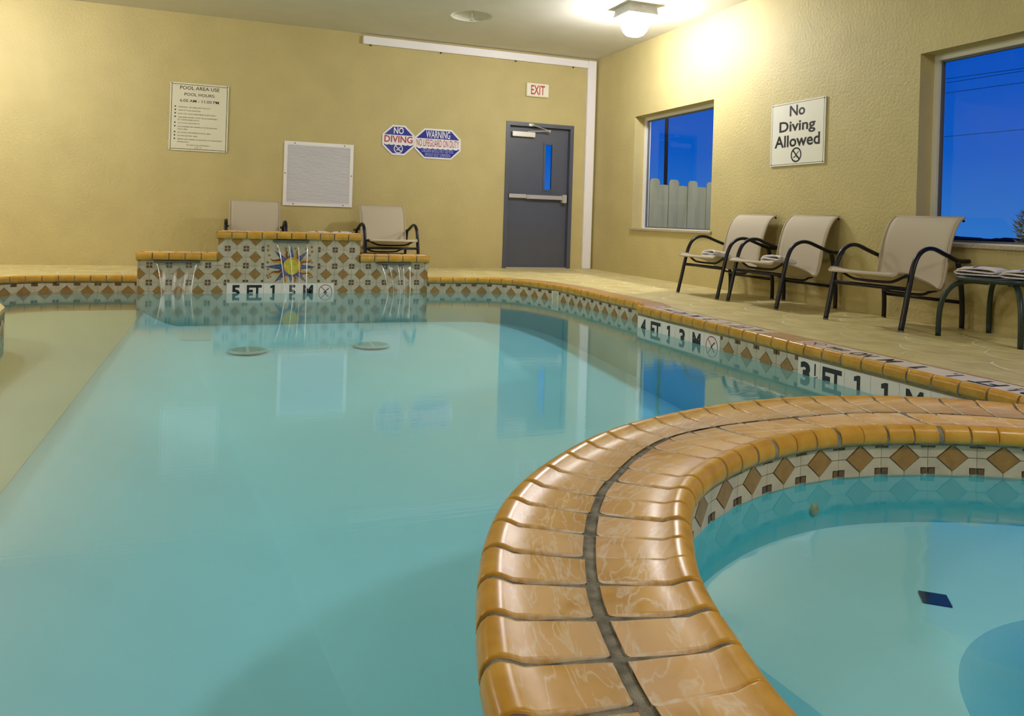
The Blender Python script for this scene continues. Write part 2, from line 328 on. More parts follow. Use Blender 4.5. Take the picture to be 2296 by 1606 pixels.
# water-line (wall face) of the main pool, clockwise seen from above starting at the dam's right end
right_side = [(-1.885, -8.05), (-1.872, -7.634), (-1.868, -7.0), (-1.862, -6.518), (-1.850, -5.730), (-1.846, -5.2), (-1.845, -4.589), (-1.70, -4.40), (-1.715, -4.1), (-1.72, -3.7), (-1.715, -3.2), (-1.74, -2.75), (-1.82, -2.38), (-1.93, -2.08), (-2.12, -1.86), (-2.42, -1.76), (-2.93, -1.72)]
front_x0, front_x1, FY = -2.925, -5.905, -1.70
left_side = [(-5.905, -1.62), (-6.40, -1.60), (-6.72, -1.63), (-6.98, -1.75), (-7.20, -2.05), (-7.32, -2.5), (-7.25, -3.1), (-6.9, -3.6), (-6.587, -3.86), (-6.483, -4.166), (-6.45, -4.45), (-6.48, -6), (-6.5, -8), (-6.5, -11.1)]
def curve2(pts, k=6):
    return [Vector((p[0], p[1])) for p in crom([(a, b, 0) for a, b in pts], k)]
right_curve = [Vector(p) for p in right_side[:8]]+curve2(right_side[7:], 6)[1:]
left_curve = curve2(left_side[:8], 6)+[Vector(p) for p in left_side[8:]]
dam_outer_wall = [pol(a, RO(a)-.035) for a in range(240, 50, -3)]
dam_outer_wall = [p for p in dam_outer_wall if not (p.x > -1.9)]
pool_poly = right_curve+[Vector((front_x0, FY)), Vector((front_x1, FY))]+left_curve+[Vector((-4.4, -11.1))]+dam_outer_wall
spa_poly = [pol(a, RI(a)+.035) for a in range(0, 360, 4)]
def dedupe(P):
    o = []
    for p in P:
        if not o or (p-o[-1]).length > .004: o.append(p)
    return o
pool_poly = dedupe(pool_poly)
def ngon(name, poly, z, m, parent=None, flip=False):
    bm = bmesh.new(); vs = [bm.verts.new((p.x, p.y, z)) for p in poly]; f = bm.faces.new(vs); f.normal_update()
    if (f.normal.z < 0) != flip: f.normal_flip()
    bmesh.ops.triangulate(bm, faces=bm.faces[:])
    off = rootloc(parent)
    for v in bm.verts: v.co -= off
    me = bpy.data.meshes.new(name); bm.to_mesh(me); bm.free(); return link(name, me, m, parent)
def region(name, outer, holes, z0, z1, m, parent=None):   # slab with holes
    bm = bmesh.new()
    for lp in [outer]+holes:
        vs = [bm.verts.new((p[0], p[1], z1)) for p in lp]
        for i in range(len(vs)): bm.edges.new((vs[i-1], vs[i]))
    bmesh.ops.triangle_fill(bm, use_beauty=True, edges=bm.edges[:])
    r = bmesh.ops.extrude_face_region(bm, geom=bm.faces[:])
    for v in [g for g in r['geom'] if isinstance(g, bmesh.types.BMVert)]: v.co.z = z0
    bmesh.ops.recalc_face_normals(bm, faces=bm.faces[:])
    me = bpy.data.meshes.new(name); bm.to_mesh(me); bm.free(); return link(name, me, m, parent)
# ------------------------------------------------------------ room shell
RX, RY, RH = -9.2, -13.0, 3.092
def wall(name, axis, at, thick, a0, a1, z1, holes, m):      # axis 'x': plane x=at ; 'y': plane y=at
    us = sorted({a0, a1, *[h[i] for h in holes for i in (0, 1)]}); zs = sorted({-.7, z1, *[h[i] for h in holes for i in (2, 3)]})
    bm = bmesh.new(); fc = []
    def P(u, z, d): return (at+d, u, z) if axis == 'x' else (u, at+d, z)
    def inh(u, z): return any(h[0] < u < h[1] and h[2] < z < h[3] for h in holes)
    b = B()
    for i in range(len(us)-1):
        for j in range(len(zs)-1):
            if inh((us[i]+us[i+1])/2, (zs[j]+zs[j+1])/2): continue
            q = [(us[i], zs[j]), (us[i+1], zs[j]), (us[i+1], zs[j+1]), (us[i], zs[j+1])]
            b.add([P(u, z, 0) for u, z in q], [(0, 1, 2, 3)]); b.add([P(u, z, thick) for u, z in q], [(3, 2, 1, 0)])
    for h in holes:
        q = [(h[0], h[2]), (h[1], h[2]), (h[1], h[3]), (h[0], h[3])]
        b.add([P(u, z, 0) for u, z in q]+[P(u, z, thick) for u, z in q], [(i, (i+1) % 4, 4+(i+1) % 4, 4+i) for i in range(4)])
    q = [(a0, -.7), (a1, -.7), (a1, z1), (a0, z1)]
    b.add([P(u, z, 0) for u, z in q]+[P(u, z, thick) for u, z in q], [(i, (i+1) % 4, 4+(i+1) % 4, 4+i) for i in range(4)])
    o = b.build(name, m); bm = bmesh.new(); bm.from_mesh(o.data); bmesh.ops.remove_doubles(bm, verts=bm.verts[:], dist=1e-4); bmesh.ops.recalc_face_normals(bm, faces=bm.faces[:]); bm.to_mesh(o.data); bm.free()
    o['kind'] = 'structure'; return o
DOOR = (-1.40, -.345, 0.0, 2.09)
WIN1 = (-2.94, -1.18, .63, 2.12); WIN2 = (-8.6, -5.665, .62, 2.11)
wall('wall_back', 'y', 0, .24, RX-.2, .24, RH, [DOOR], M_wall)
wall('wall_right', 'x', 0, .24, RY-.2, 0, RH, [WIN1, WIN2], M_wall)
wall('wall_left', 'x', RX, -.2, RY-.2, 0, RH, [], M_wall)
wall('wall_front', 'y', RY, -.2, RX, 0, RH, [], M_wall)
SPR = Vector((-2.43, -1.50))
ceil = region('ceiling', [(RX-.2, RY-.2), (.24, RY-.2), (.24, .24), (RX-.2, .24)], [[(SPR.x+.25*math.cos(t*PI/16), SPR.y+.25*math.sin(t*PI/16)) for t in range(32)]], RH+.15, RH, M_ceil); ceil['kind'] = 'structure'
b = B(); b.lathe([(.25, 0), (.245, .02), (.19, .045), (.08, .055), (.001, .056)], (SPR.x, SPR.y, RH), 32); b.build('ceiling_recess', M_ceil, ceil, True)
# deck slab with the pool and hot tub cut out
arc_deck = [pol(a, 1.44 if True else 0) for a in range(238, 405, 6)]
hole = right_curve+[Vector((front_x0, -1.42)), Vector((front_x1, -1.42))]+left_curve+[Vector((-4.4, -11.1))]+[p for p in arc_deck]
hole = dedupe([p+Vector((0, 0)) for p in hole])
floor = region('floor', [(RX, RY), (0, RY), (0, 0), (RX, 0)], [[(p.x, p.y) for p in hole]], -.12, 0, M_deck); floor['kind'] = 'structure'
# scalloped joint lines stamped in the deck
b = B(); rs = .29
rnd = random.Random(3)
def inside_deck(x, y):
    if x > -.04 or y > -.04 or x < -9 or y < -12.9: return False
    if y > -1.36: return True
    return x > -1.48
for j in range(-46, 2):
    for i in range(-32, 2):
        cx = i*2*rs*.98+(rs if j % 2 else 0)+rnd.uniform(-.03, .03)-.15; cy = j*rs*.95+rnd.uniform(-.03, .03)
        if not inside_deck(cx, cy): continue
        a0 = rnd.uniform(10, 40); a1 = rnd.uniform(130, 172); w_ = rnd.uniform(.018, .03); prev = None
        for k in range(13):
            a = math.radians(a0+(a1-a0)*k/12)+PI/2; ww = w_*(1.5-abs(k-6)/7)*.6; rr = rs+rnd.uniform(-.006, .006)
            p = (cx+math.cos(a)*rr, cy+math.sin(a)*rr); q_ = (cx+math.cos(a)*(rr+ww), cy+math.sin(a)*(rr+ww))
            if not inside_deck(*p): prev = None; continue
            if prev: b.add([(*prev[0], .0012), (*p, .0012), (*q_, .0012), (*prev[1], .0012)], [(0, 1, 2, 3)])
            prev = (p, q_)
o = b.build('joint_line', M_deckline, floor); o['kind'] = 'stuff'
# ------------------------------------------------------------ swimming pool
pool = thing('swimming_pool', 'large freeform indoor pool of teal water with terracotta coping and diamond tile waterline', 'swimming pool', (-4.5, -5.5, 0))
def pool_floor(y): return -.50+.055*(y+1.7)
def shell(name, poly, ztop, zbot, m, parent, floor=True):
    n = len(poly); vs = [(p.x, p.y, ztop) for p in poly]+[(p.x, p.y, zbot-.5) for p in poly]
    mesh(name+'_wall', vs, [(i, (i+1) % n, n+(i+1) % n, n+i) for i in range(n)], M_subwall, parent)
    if floor:
        o = ngon(name+'_floor', poly, zbot, m, parent)
        for v in o.data.vertices: v.co.z = pool_floor(v.co.y+rootloc(parent).y)
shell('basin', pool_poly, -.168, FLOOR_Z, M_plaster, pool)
n = len(pool_poly)
mesh('grout_band', [(p.x, p.y, -.03) for p in pool_poly]+[(p.x, p.y, -.168) for p in pool_poly], [(i, (i+1) % n, n+(i+1) % n, n+i) for i in range(n)], M_tgrout, pool)
def water(name, poly, z, zb, m, parent):
    n = len(poly); bm = bmesh.new(); t = [bm.verts.new((p.x, p.y, z)) for p in poly]; d = [bm.verts.new((p.x, p.y, zb)) for p in poly]
    bm.faces.new(t); bm.faces.new(d[::-1])
    for i in range(n): bm.faces.new((t[i-1], t[i], d[i], d[i-1]))
    bmesh.ops.triangulate(bm, faces=[f for f in bm.faces if len(f.verts) > 4]); bmesh.ops.recalc_face_normals(bm, faces=bm.faces[:])
    off = rootloc(parent)
    for v in bm.verts: v.co -= off
    me = bpy.data.meshes.new(name); bm.to_mesh(me); bm.free(); return link(name, me, m, parent)
def outset(poly, d):
    n = len(poly); A = sum(poly[i-1].x*poly[i].y-poly[i].x*poly[i-1].y for i in range(n)); sgn = 1 if A > 0 else -1; out = []
    for i in range(n):
        t = (poly[(i+1) % n]-poly[i-1]).normalized(); out.append(poly[i]+Vector((t.y, -t.x))*d*sgn)
    return out
tag(water('water', outset(pool_poly, .004), W_Z, FLOOR_Z-.48, M_water, pool), 'still teal water')
# coping profile (u towards the deck, z)
NOSE = [(.012, -.050), (.003, -.043), (0, -.032), (0, -.012), (.005, .003), (.014, .012), (.028, .014), (.042, .009), (.052, .001)]
DAMP = [(.016, -.050), (.005, -.044), (0, -.030), (.001, -.012), (.007, .002), (.018, .012), (.032, .015), (.048, .012), (.070, .004), (.100, -.0005), (.20, .001)]
def sweep(name, P0, Nf, stations, prof, bottom, m, parent, inset=.003, wear=None, maxu=None):
    """P0(s)->nose point, Nf(s)->unit vector to the deck side; closed section swept over the stations"""
    vs = []; att = []; ed = []; ac = []; K = len(prof)+2
    ds = stations[-1]-stations[0]; S = [stations[0], stations[0]+ds*.028, stations[0]+ds*.07]+stations[1:-1]+[stations[-1]-ds*.07, stations[-1]-ds*.028, stations[-1]]
    for i, s in enumerate(S):
        end = i in (0, len(S)-1); p = P0(s); nrm_ = Nf(s); um = prof[-1][0] if maxu is None else maxu(s)
        pr = [(u if u < .1 else um, z) for u, z in prof]
        sec = pr+[(pr[-1][0], bottom), (pr[0][0], bottom)]
        for j, (u, z) in enumerate(sec):
            if end and j < len(pr): z -= inset*.8; u += inset*(.7 if j < 4 else 0)
            if j == len(pr)-1: u -= 0 if not end else inset
            vs.append((p.x+nrm_.x*u, p.y+nrm_.y*u, z)); ac.append(u); att.append(min(1, max(0, (u-.045)/.04))); ed.append(1.0 if (end or j >= len(pr)-1) else .72 if i in (1, len(S)-2) else 0.0)
    fs = [(i*K+j, i*K+(j+1) % K, (i+1)*K+(j+1) % K, (i+1)*K+j) for i in range(len(S)-1) for j in range(K)]
    fs += [tuple(range(K))[::-1], tuple(range((len(S)-1)*K, len(S)*K))]
    o = mesh(name, vs, fs, m, parent, True); me = o.data
    a = me.attributes.new('flatness', 'FLOAT', 'POINT'); a.data.foreach_set('value', att)
    a = me.attributes.new('across', 'FLOAT', 'POINT'); a.data.foreach_set('value', ac)
    a = me.attributes.new('edge', 'FLOAT', 'POINT'); a.data.foreach_set('value', ed)
    return o
def coping_run(path, off, name, parent, spacing=.147, prof=NOSE, sgn=1, joint=.010, s0=0, s1=None, zoff=0):
    s1 = path.L if s1 is None else s1; k = max(1, round((s1-s0)/spacing)); st = (s1-s0)/k; r = random.Random(11)
    pf = [(u, z+zoff) for u, z in prof]
    nf = lambda s: path.nrm(s)*sgn
    pf0 = lambda s: path.at(s)-nf(s)*off
    for i in range(k):
        a = s0+i*st+joint/2+r.uniform(-.001, .001); c = s0+(i+1)*st-joint/2
        jit = r.uniform(-.0015, .0015)
        sweep(name, lambda s: pf0(s)+nf(s)*jit, nf, [a, (a+c)/2, c], pf, zoff-.055, M_tile, parent)
    # continuous grout bed just under the tile faces
    S = [s0+(s1-s0)*i/(k*2) for i in range(k*2+1)]; ins = [(u+.004 if u < .02 else u, z-.004) for u, z in pf]; vs = []; K = len(ins)+1
    for s in S:
        p = pf0(s); q_ = nf(s)
        for u, z in ins+[(ins[0][0], zoff-.058)]:
            if z > zoff-.058 or True: vs.append((p.x+q_.x*u, p.y+q_.y*u, z))
    o = mesh('grout_bed', vs, [(i*K+j, i*K+(j+1) % K, (i+1)*K+(j+1) % K, (i+1)*K+j) for i in range(len(S)-1) for j in range(K)], M_grout, parent)
rp_ = Path(right_curve); lp_ = Path(left_curve)
coping_run(rp_, .03, 'coping_tile', pool)
cut = 0
for i, p in enumerate(left_curve):
    if p.x < -7.15: cut = i; break
coping_run(lp_, .03, 'coping_tile', pool, s1=lp_.c[cut])
# flat pavers behind the nose on the right bank (white lettered markers let in)
r = random.Random(5)
strip0 = 0.0
NP = 96
def yline(yv):
    for i in range(400):
        s = rp_.L*i/400
        if rp_.at(s).y >= yv: return s
    return rp_.L
sA, sB, sC, sD = yline(-7.93), yline(-6.42), yline(-6.06), yline(-4.60)
def pavers(s0, s1, u0, u1, z, m, spacing, name='paver'):
    k = max(1, round((s1-s0)/spacing)); st = (s1-s0)/k
    for i in range(k):
        a = s0+i*st+.0015; c = s0+(i+1)*st-.0015; q4 = []
        for s, u in ((a, u0), (c, u0), (c, u1), (a, u1)):
            p = rp_.at(s)+rp_.nrm(s)*u; q4.append((p.x, p.y))
        zz = z+r.uniform(-.0005, .0005)
        B().prism(q4, lambda x, y, d: (x, y, d), -.01, zz).build(name, m, pool)
sEnd = yline(-1.80)
for a, c in ((0, sA), (sB, sC), (sD, sEnd)): pavers(a, c, .024, .215, .002, M_flat, .15)
pavers(0, sEnd, .2165, .252, .0015, M_flat, .15, 'edge_paver')
MK = {}
def deck_marker(s0, s1, words):
    k = len(words); st = (s1-s0)/k
    for i, wd in enumerate(words):
        a = s0+i*st; c = a+st; p = rp_.at((a+c)/2); nn_ = rp_.nrm((a+c)/2); tt = (rp_.at(c)-rp_.at(a)).normalized()
        # text reads for someone standing on the deck looking at the pool
        def fn(x, y, d, p=p, nn_=nn_, tt=tt):
            q5 = p+nn_*(.12-y)+tt*x; return (q5.x, q5.y, .0035+d)
        pts = [(-st/2+.0012, -.094), (st/2-.0012, -.094), (st/2-.0012, .094), (-st/2+.0012, .094)]
        t = B().prism(pts, fn, -.012, 0).build('marker_tile', M_wtile, pool)
        ink = B()
        if wd == '3H':
            put_text(ink, fn, .0006, '3', w=.07, h=.12, bold=.03, cx=-.03); put_text(ink, fn, .0006, '1', w=.015, h=.05, bold=.01, cx=.04, cy=.035); put_text(ink, fn, .0006, '2', w=.03, h=.05, bold=.01, cx=.055, cy=-.03); bar_geo(ink, fn, .0006, .02, -.01, .075, .01, .006)
        elif wd == '(/)':
            rg = B(); no_dive(rg, ink, fn, 0, 0, .068, .009, .0006); rg.build('prohibition_ring', M_red, t)
        elif wd: put_text(ink, fn, .0006, wd, w=(.135 if len(wd) > 1 and wd != '1.' else .05 if wd in ('1', '1.') else .08), h=.12 if len(wd) < 3 else .07, bold=.03)
        if ink.v: ink.build('lettering', M_ink, t)
deck_marker(sA, sB, ['3H', 'FT', '1.', '1', 'M', 'NO', 'DIVING', '(/)'])
deck_marker(sC, sD, ['4', 'FT', '1.', '3', 'M', 'NO', 'DIVING', '(/)'])
# water-line tiles -------------------------------------------------------
CW, CH = .1835, .178
def cell_polys(cw, ch, dh=.057, dv=.057, nsq=.028, g=.0026):
    """pieces of one tile cell about its centre: four cream corners, a diamond, four small squares"""
    out = []; hx, hz = cw/2-g/2, ch/2-g/2
    for sx in (-1, 1):
        for sz in (-1, 1):
            out.append([(sx*(dh+.004), sz*g/2), (sx*hx, sz*g/2), (sx*hx, sz*(hz-nsq)), (sx*(hx-nsq), sz*(hz-nsq)), (sx*(hx-nsq), sz*hz), (sx*g/2, sz*hz), (sx*g/2, sz*(dv+.004))])
    di = [(0, -dv), (dh, 0), (0, dv), (-dh, 0)]
    sq = []
    for sx in (-1, 1):
        for sz in (-1, 1):
            a, b_ = sx*(hx-.003), sz*(hz-.003); c_, d_ = sx*(hx-nsq+.003), sz*(hz-nsq+.003)
            sq.append([(a, b_), (c_, b_), (c_, d_), (a, d_)])
    return out, di, sq
def put_cell(parent, fn, cx, cz, clipbox, polys, sqb, cache=None):
    cr, di, sq = polys; x0, x1, z0, z1 = clipbox
    cr2 = [clipr([(x+cx, z+cz) for x, z in p], x0, x1, z0, z1) for p in cr]; cr2 = [p for p in cr2 if len(p) > 2]
    if not cr2: return
    b = B()
    for p in cr2: b.prism(p, fn, 0, .006)
    t = b.build('tile', M_cream, parent)
    d2 = clipr([(x+cx, z+cz) for x, z in di], x0, x1, z0, z1)
    if len(d2) > 2: B().prism(d2, fn, 0, .0068).build('diamond_inlay', M_diam, t)
    for s in sq:
        s2 = clipr([(x+cx, z+cz) for x, z in s], x0, x1, z0, z1)
        if len(s2) > 2: sqb.prism(s2, fn, 0, .0066)
def cut_low(o, z):
    bm = bmesh.new(); bm.from_mesh(o.data); bmesh.ops.bisect_plane(bm, geom=bm.verts[:]+bm.edges[:]+bm.faces[:], plane_co=(0, 0, z), plane_no=(0, 0, 1), clear_inner=True); bm.to_mesh(o.data); bm.free()
def put_marker(parent, fn, cx, cz, cw, ch, wd, zbot=None):
    """white depth-marker tile; fn(x,z,d)"""
    F = lambda x, z, d: fn(x+cx, z+cz, d)
    zb_ = -.168-cz
    t = B().prism([(-cw/2+.001, zb_), (cw/2-.001, zb_), (cw/2-.001, ch/2-.008), (-cw/2+.001, ch/2-.008)], F, 0, .007).build('marker_tile', M_wtile, parent)
    ink = B(); D = .0074
    if wd == '3H':
        put_text(ink, F, D, '3', w=.085, h=.135, bold=.05, cx=-.028, cy=-.004); put_text(ink, F, D, '1', w=.012, h=.07, bold=.0, cx=.052, cy=.03); bar_geo(ink, F, D, .028, -.028, .075, -.008, .007); put_text(ink, F, D, '2', w=.03, h=.05, bold=.01, cx=.06, cy=-.048)
    elif wd == '(/)':
        rg = B(); no_dive(rg, ink, F, 0, -.004, .072, .007, D); cut_low(rg.build('prohibition_ring', M_red, t), -.168)
    elif wd:
        ww = {'FT': .150, '1': .045, '5': .085, '4': .09, '3': .08, 'M': .105, '.5': .11, '.3': .1, '.1': .06}[wd]
        put_text(ink, F, D, wd, w=ww, h=.135, bold=.034, cy=-.004)
    if ink.v: cut_low(ink.build('lettering', M_ink, t), -.168)
RUN = {'n': 0}
def tile_run(path, s0, s1, parent, sqb, zc=-.152, polys=None, ch=CH, cw=CW, side=1, words=None, zclip=(-.168, -.035)):
    k = len(words) if words else max(1, round((s1-s0)/cw)); st = (s1-s0)/k
    for i in range(k):
        a = s0+i*st; c = a+st; m_ = (a+c)/2; A = path.at(a); Cc = path.at(c); t = (Cc-A); L_ = t.length; t = t.normalized(); nr = Vector((t.y, -t.x))*side; p0 = (A+Cc)/2
        def fn(x, z, d, p0=p0, t=t, nr=nr): q6 = p0-t*x*side-nr*(d+.0015); return (q6.x, q6.y, z)
        if words: put_marker(parent, fn, 0, zc, L_, ch, words[i])
        else:
            pl = cell_polys(L_, ch) if polys is None else polys(L_)
            put_cell(parent, fn, 0, zc, (-1, 1, zclip[0], zclip[1]), pl, sqb)
sq = B()
n_at = lambda yv: yline(yv)
s_a, s_b, s_c, s_d = rp_.c[1], rp_.c[3], rp_.c[4], rp_.c[6]      # y -7.634, -6.518, -5.730, -4.589
tile_run(rp_, 0, s_a, pool, sq); tile_run(rp_, s_a, s_b, pool, sq, words=['(/)', 'M', '1', '1', 'FT', '3H'])
tile_run(rp_, s_b, s_c, pool, sq, cw=.197); tile_run(rp_, s_c, s_d, pool, sq, words=['(/)', 'M', '3', '1', 'FT', '4'])
s_e = rp_.c[7]; tile_run(rp_, s_d, s_e, pool, sq); tile_run(rp_, s_e, rp_.L, pool, sq)
tile_run(lp_, 0, lp_.L*.62, pool, sq)
da = Path(dam_outer_wall); tile_run(da, 0, da.L, pool, sq)
o = sq.build('mosaic_square', M_sq, pool); o['kind'] = 'stuff'
# skimmer throat in the far bank and fittings under water
k = yline(-2.70); p = rp_.at(k); nr = rp_.nrm(k); tt = Vector((-nr.y, nr.x))
def fsk(x, z, d): v = p-nr*(d+.002)+tt*x; return (v.x, v.y, z)
B().prism([(-.065, -.20), (.065, -.20), (.065, -.055), (-.065, -.055)], fsk, 0, .012).build('inlet_plate', M_sign, pool)
B().prism([(-.045, -.20), (.045, -.20), (.045, -.07), (-.045, -.07)], fsk, .012, .0135).build('inlet_flap', M_cream, pool)
cv_ = []
for iy in range(15):
    y = -1.71-9.34*iy/14; zf = pool_floor(y)-.012; D_ = -.334-zf
    cv_ += [(-5.86+2.6*D_*t/8, y, zf+D_*(1-t/8)**2) for t in range(9)]
mesh('bench_cove', cv_, [(i*9+t, i*9+t+1, (i+1)*9+t+1, (i+1)*9+t) for i in range(14) for t in range(8)], M_plaster, pool, True)
B().box(-7.36, -5.84, -11.05, -1.69, -.335, -.33).build('side_bench', mat('bench_plaster', (.46, .45, .36), .8, var=.06, vscale=2), pool)
for cx, cy in ((-4.881, -2.94), (-3.751, -2.87)):
    FLOOR_Z = pool_floor(cy)+.008
    b = B(); b.lathe([(.17, 0), (.17, .012), (.16, .016), (.14, .016), (.138, .004)], (cx, cy, FLOOR_Z), 32); o = b.build('drain_ring', mat('drain_rim', (.50, .66, .66), .6), pool, True)
    b = B(); b.lathe([(.14, .006), (.001, .006)], (cx, cy, FLOOR_Z), 32)
    o = b.build('drain_cover', mat('drain_grey', (.30, .46, .48), .6), pool)
    b = B(); b.box(cx-.012, cx+.012, cy-.14, cy+.14, FLOOR_Z+.006, FLOOR_Z+.014); b.build('drain_bar', MATS['drain_rim'], pool)
o = B().prism([(-5.573, -1.91), (-5.214, -1.95), (-5.205, -2.44), (-5.543, -2.40)], lambda x, y, d: (x, y, pool_floor(y)+d), .002, .012).build('floor_return_grille', M_whitep, pool)
# ------------------------------------------------------------ hot tub with its dam wall
spa = thing('hot_tub', 'round raised-rim hot tub with terracotta tiled dam wall in the right foreground', 'hot tub', (SC_.x, SC_.y, 0))
BENCH = -.335; WELL = -1.3
n = len(spa_poly)
mesh('grout_band', [(p.x, p.y, -.03) for p in spa_poly]+[(p.x, p.y, -.168) for p in spa_poly], [(i, (i+1) % n, n+(i+1) % n, n+i) for i in range(n)], M_tgrout, spa)
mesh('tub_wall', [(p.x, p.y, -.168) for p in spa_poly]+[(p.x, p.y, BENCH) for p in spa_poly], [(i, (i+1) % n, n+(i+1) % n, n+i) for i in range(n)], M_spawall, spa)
well = [pol(a, .60) for a in range(0, 360, 4)]
vs = [(p.x, p.y, BENCH) for p in spa_poly]+[(q_.x, q_.y, BENCH) for q_ in well]
mesh('bench', vs, [(i, (i+1) % n, n+(i+1) % n, n+i) for i in range(n)], M_spaplaster, spa)
mesh('footwell', [(q_.x, q_.y, BENCH) for q_ in well]+[(q_.x, q_.y, WELL) for q_ in well]+[(SC_.x, SC_.y, WELL)], [(i, (i+1) % n, n+(i+1) % n, n+i) for i in range(n)]+[(n+i, n+(i+1) % n, 2*n) for i in range(n)], M_spaplaster, spa)
M_water2 = fresnel_mat('hot_tub_water', (.88, 1, 1), rough=.05, bump=.3, bscale=(4, 4, 1), vol=((.06, .80, .93), .75))
tag(water('water', outset(spa_poly, .004), W_Z, WELL-.01, M_water2, spa), 'calm blue-green water')
r = random.Random(2)
# stations round the rim
angs = [179.5]; 
while angs[-1] > 40: angs.append(angs[-1]-math.degrees(.142/RO(angs[-1])))
extra = [angs[0]+5*i for i in range(1, 13)][::-1]
angs = extra+angs
# dam body below the tiles
bodyA = list(range(240, 44, -3)); bo = [pol(a, RO(a)-.035) for a in bodyA]; bi = [pol(a, RI(a)+.035) for a in bodyA]; m_ = len(bodyA)
vs = [(p.x, p.y, -.052) for p in bo]+[(p.x, p.y, -.052) for p in bi]
for i in range(len(angs)-1):
    a0, a1 = angs[i], angs[i+1]
    jo = math.degrees((.009+r.uniform(0, .006)+(.005 if a0 > 155 else 0))/1.65); ji = math.degrees((.0065+r.uniform(0, .005))/1.25); gw = .0 if a0 < 110 else min(1, (a0-110)/40); sh = r.uniform(-.5, .3)
    if a0 < 238:
        st = [-(a0-jo/2), -((a0+a1)/2), -(a1+jo/2)]
        P0 = lambda s: pol(-s, RO(-s)); Nf = lambda s: -(pol(-s, 2)-SC_).normalized()
        if pol(a1, RO(a1)).x < -1.9:
            sweep('coping_tile', P0, Nf, st, DAMP, -.05, M_tile, spa, maxu=lambda s, r_=r.uniform(-.003, .003): RO(-s)-RM(-s)-.005-.006*gw+r_)
    a0i, a1i = a0+sh, a1+sh
    st = [a1i+ji/2, (a0i+a1i)/2, a0i-ji/2]
    sweep('coping_tile', lambda s: pol(s, RI(s)), lambda s: (pol(s, 2)-SC_).normalized(), st, DAMP, -.05, M_tile, spa, maxu=lambda s, r_=r.uniform(-.003, .003): RM(s)-RI(s)-.006-.009*gw+r_)
for a in range(-170+50, 40, 7):          # inner rim on the deck side
    st = [a+.3, a+3.5, a+6.7]
    sweep('coping_tile', lambda s: pol(s, RI(s)), lambda s: (pol(s, 2)-SC_).normalized(), st, DAMP, -.05, M_tile, spa, maxu=lambda s: RM(s)-RI(s)-.006)
# grout bed under both rows
sec = [(u+.003 if u < .03 else u, z-.0055) for u, z in DAMP[:-1]]; K = None; vs = []
AA = [241-i*1.5 for i in range(130)]
for a in AA:
    ro, rm, ri = RO(a), RM(a), RI(a)
    ln = [(ro-u, z) for u, z in sec]+[(rm+.02, -.004), (rm, -.0035), (rm-.02, -.004)]+[(ri+u, z) for u, z in sec[::-1]]
    K = len(ln)
    for rr, z in ln: q_ = pol(a, rr); vs.append((q_.x, q_.y, z))
fs = [(i*K+j, i*K+j+1, (i+1)*K+j+1, (i+1)*K+j) for i in range(len(AA)-1) for j in range(K-1)]
mesh('grout_bed', vs, fs, M_grout, spa, True)
sq = B(); sp_path = Path(spa_poly+[spa_poly[0]])
tile_run(sp_path, 0, sp_path.L, spa, sq, zc=-.100, ch=.125, cw=.178, side=1, polys=lambda L_: cell_polys(L_, .125, .054, .045, .026), zclip=(-.168, -.03))
o = sq.build('mosaic_square', M_sq, spa); o['kind'] = 'stuff'
p = Vector((-3.2, -8.13)); a = polar(p)[0]; q_ = pol(a, RI(a)+.035); dr = (SC_-q_).normalized()
b = B(); b.lathe([(.001, .010), (.014, .010), (.019, .008), (.022, .0)], (q_.x, q_.y, -.262), 20, ax=(dr.x, dr.y, 0), ex=(0, 0, 1)); b.build('jet_nozzle', M_stone, spa, True)
for cx, cy, rz in ((-3.215, -8.617, .9), ):
    c_, s_ = math.cos(rz), math.sin(rz); P4 = [(cx+c_*x-s_*y, cy+s_*x+c_*y) for x, y in ((-.036, -.036), (.036, -.036), (.036, .036), (-.036, .036))]
    B().prism(P4, lambda x, y, d: (x, y, d), BENCH, BENCH+.004).build('bench_marker_tile', M_navy, spa)
# ------------------------------------------------------------ raised fountain wall
ft = thing('fountain_wall', 'raised stepped fountain wall with sun mosaic and three waterfalls at the far pool edge', 'fountain', (-4.42, -1.55, 0))
XL, XCL, XCR, XR = -5.905, -5.158, -3.700, -2.925; ZL, ZC = .178, .412
b = B(); b.box(XL, XR, FY+.001, -1.40, -.7, ZL-.004); b.box(XCL, XCR, FY+.001, -1.40, ZL-.01, ZC-.004); b.build('wall_body', M_tgrout, ft)
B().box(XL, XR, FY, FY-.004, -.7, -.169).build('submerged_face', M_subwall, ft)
ffn = lambda x, z, d: (x, FY-d, z)
regions = [(XL, XCL, -.168, ZL), (XCL, XCR, -.168, ZC), (XCR, XR, -.168, ZL)]
BX = -5.066-5*CW; SUNX = (-4.703-.0, -4.152); sq = B(); pl = cell_polys(CW, CH)
words = {5: '5', 6: 'FT', 7: '1', 8: '.5', 9: 'M', 10: '(/)'}
for row in range(4):
    zc = -.142+row*CH
    for i in range(18):
        cx = BX+(i+.5)*CW
        if row == 0 and i in words: put_marker(ft, ffn, cx, zc, CW, CH, words[i]); continue
        if row >= 1 and 7 <= i <= 9: continue
        for rg in regions: put_cell(ft, ffn, cx, zc, rg, pl, sq)
# little squares in the half cells flanking the sun are part of the stuff mesh
tag(sq.build('mosaic_square', M_sq, ft), kind='stuff')
# end faces
for xx, sg in ((XL, -1), (XR, 1)):
    B().box(xx, xx+sg*.006, FY, -1.40, -.24, ZL-.002).build('end_tile', M_cream, ft)
for xx, sg in ((XCL, -1), (XCR, 1)):
    B().box(xx, xx+sg*.006, FY, -1.40, ZL+.08, ZC-.002).build('end_tile', M_cream, ft)
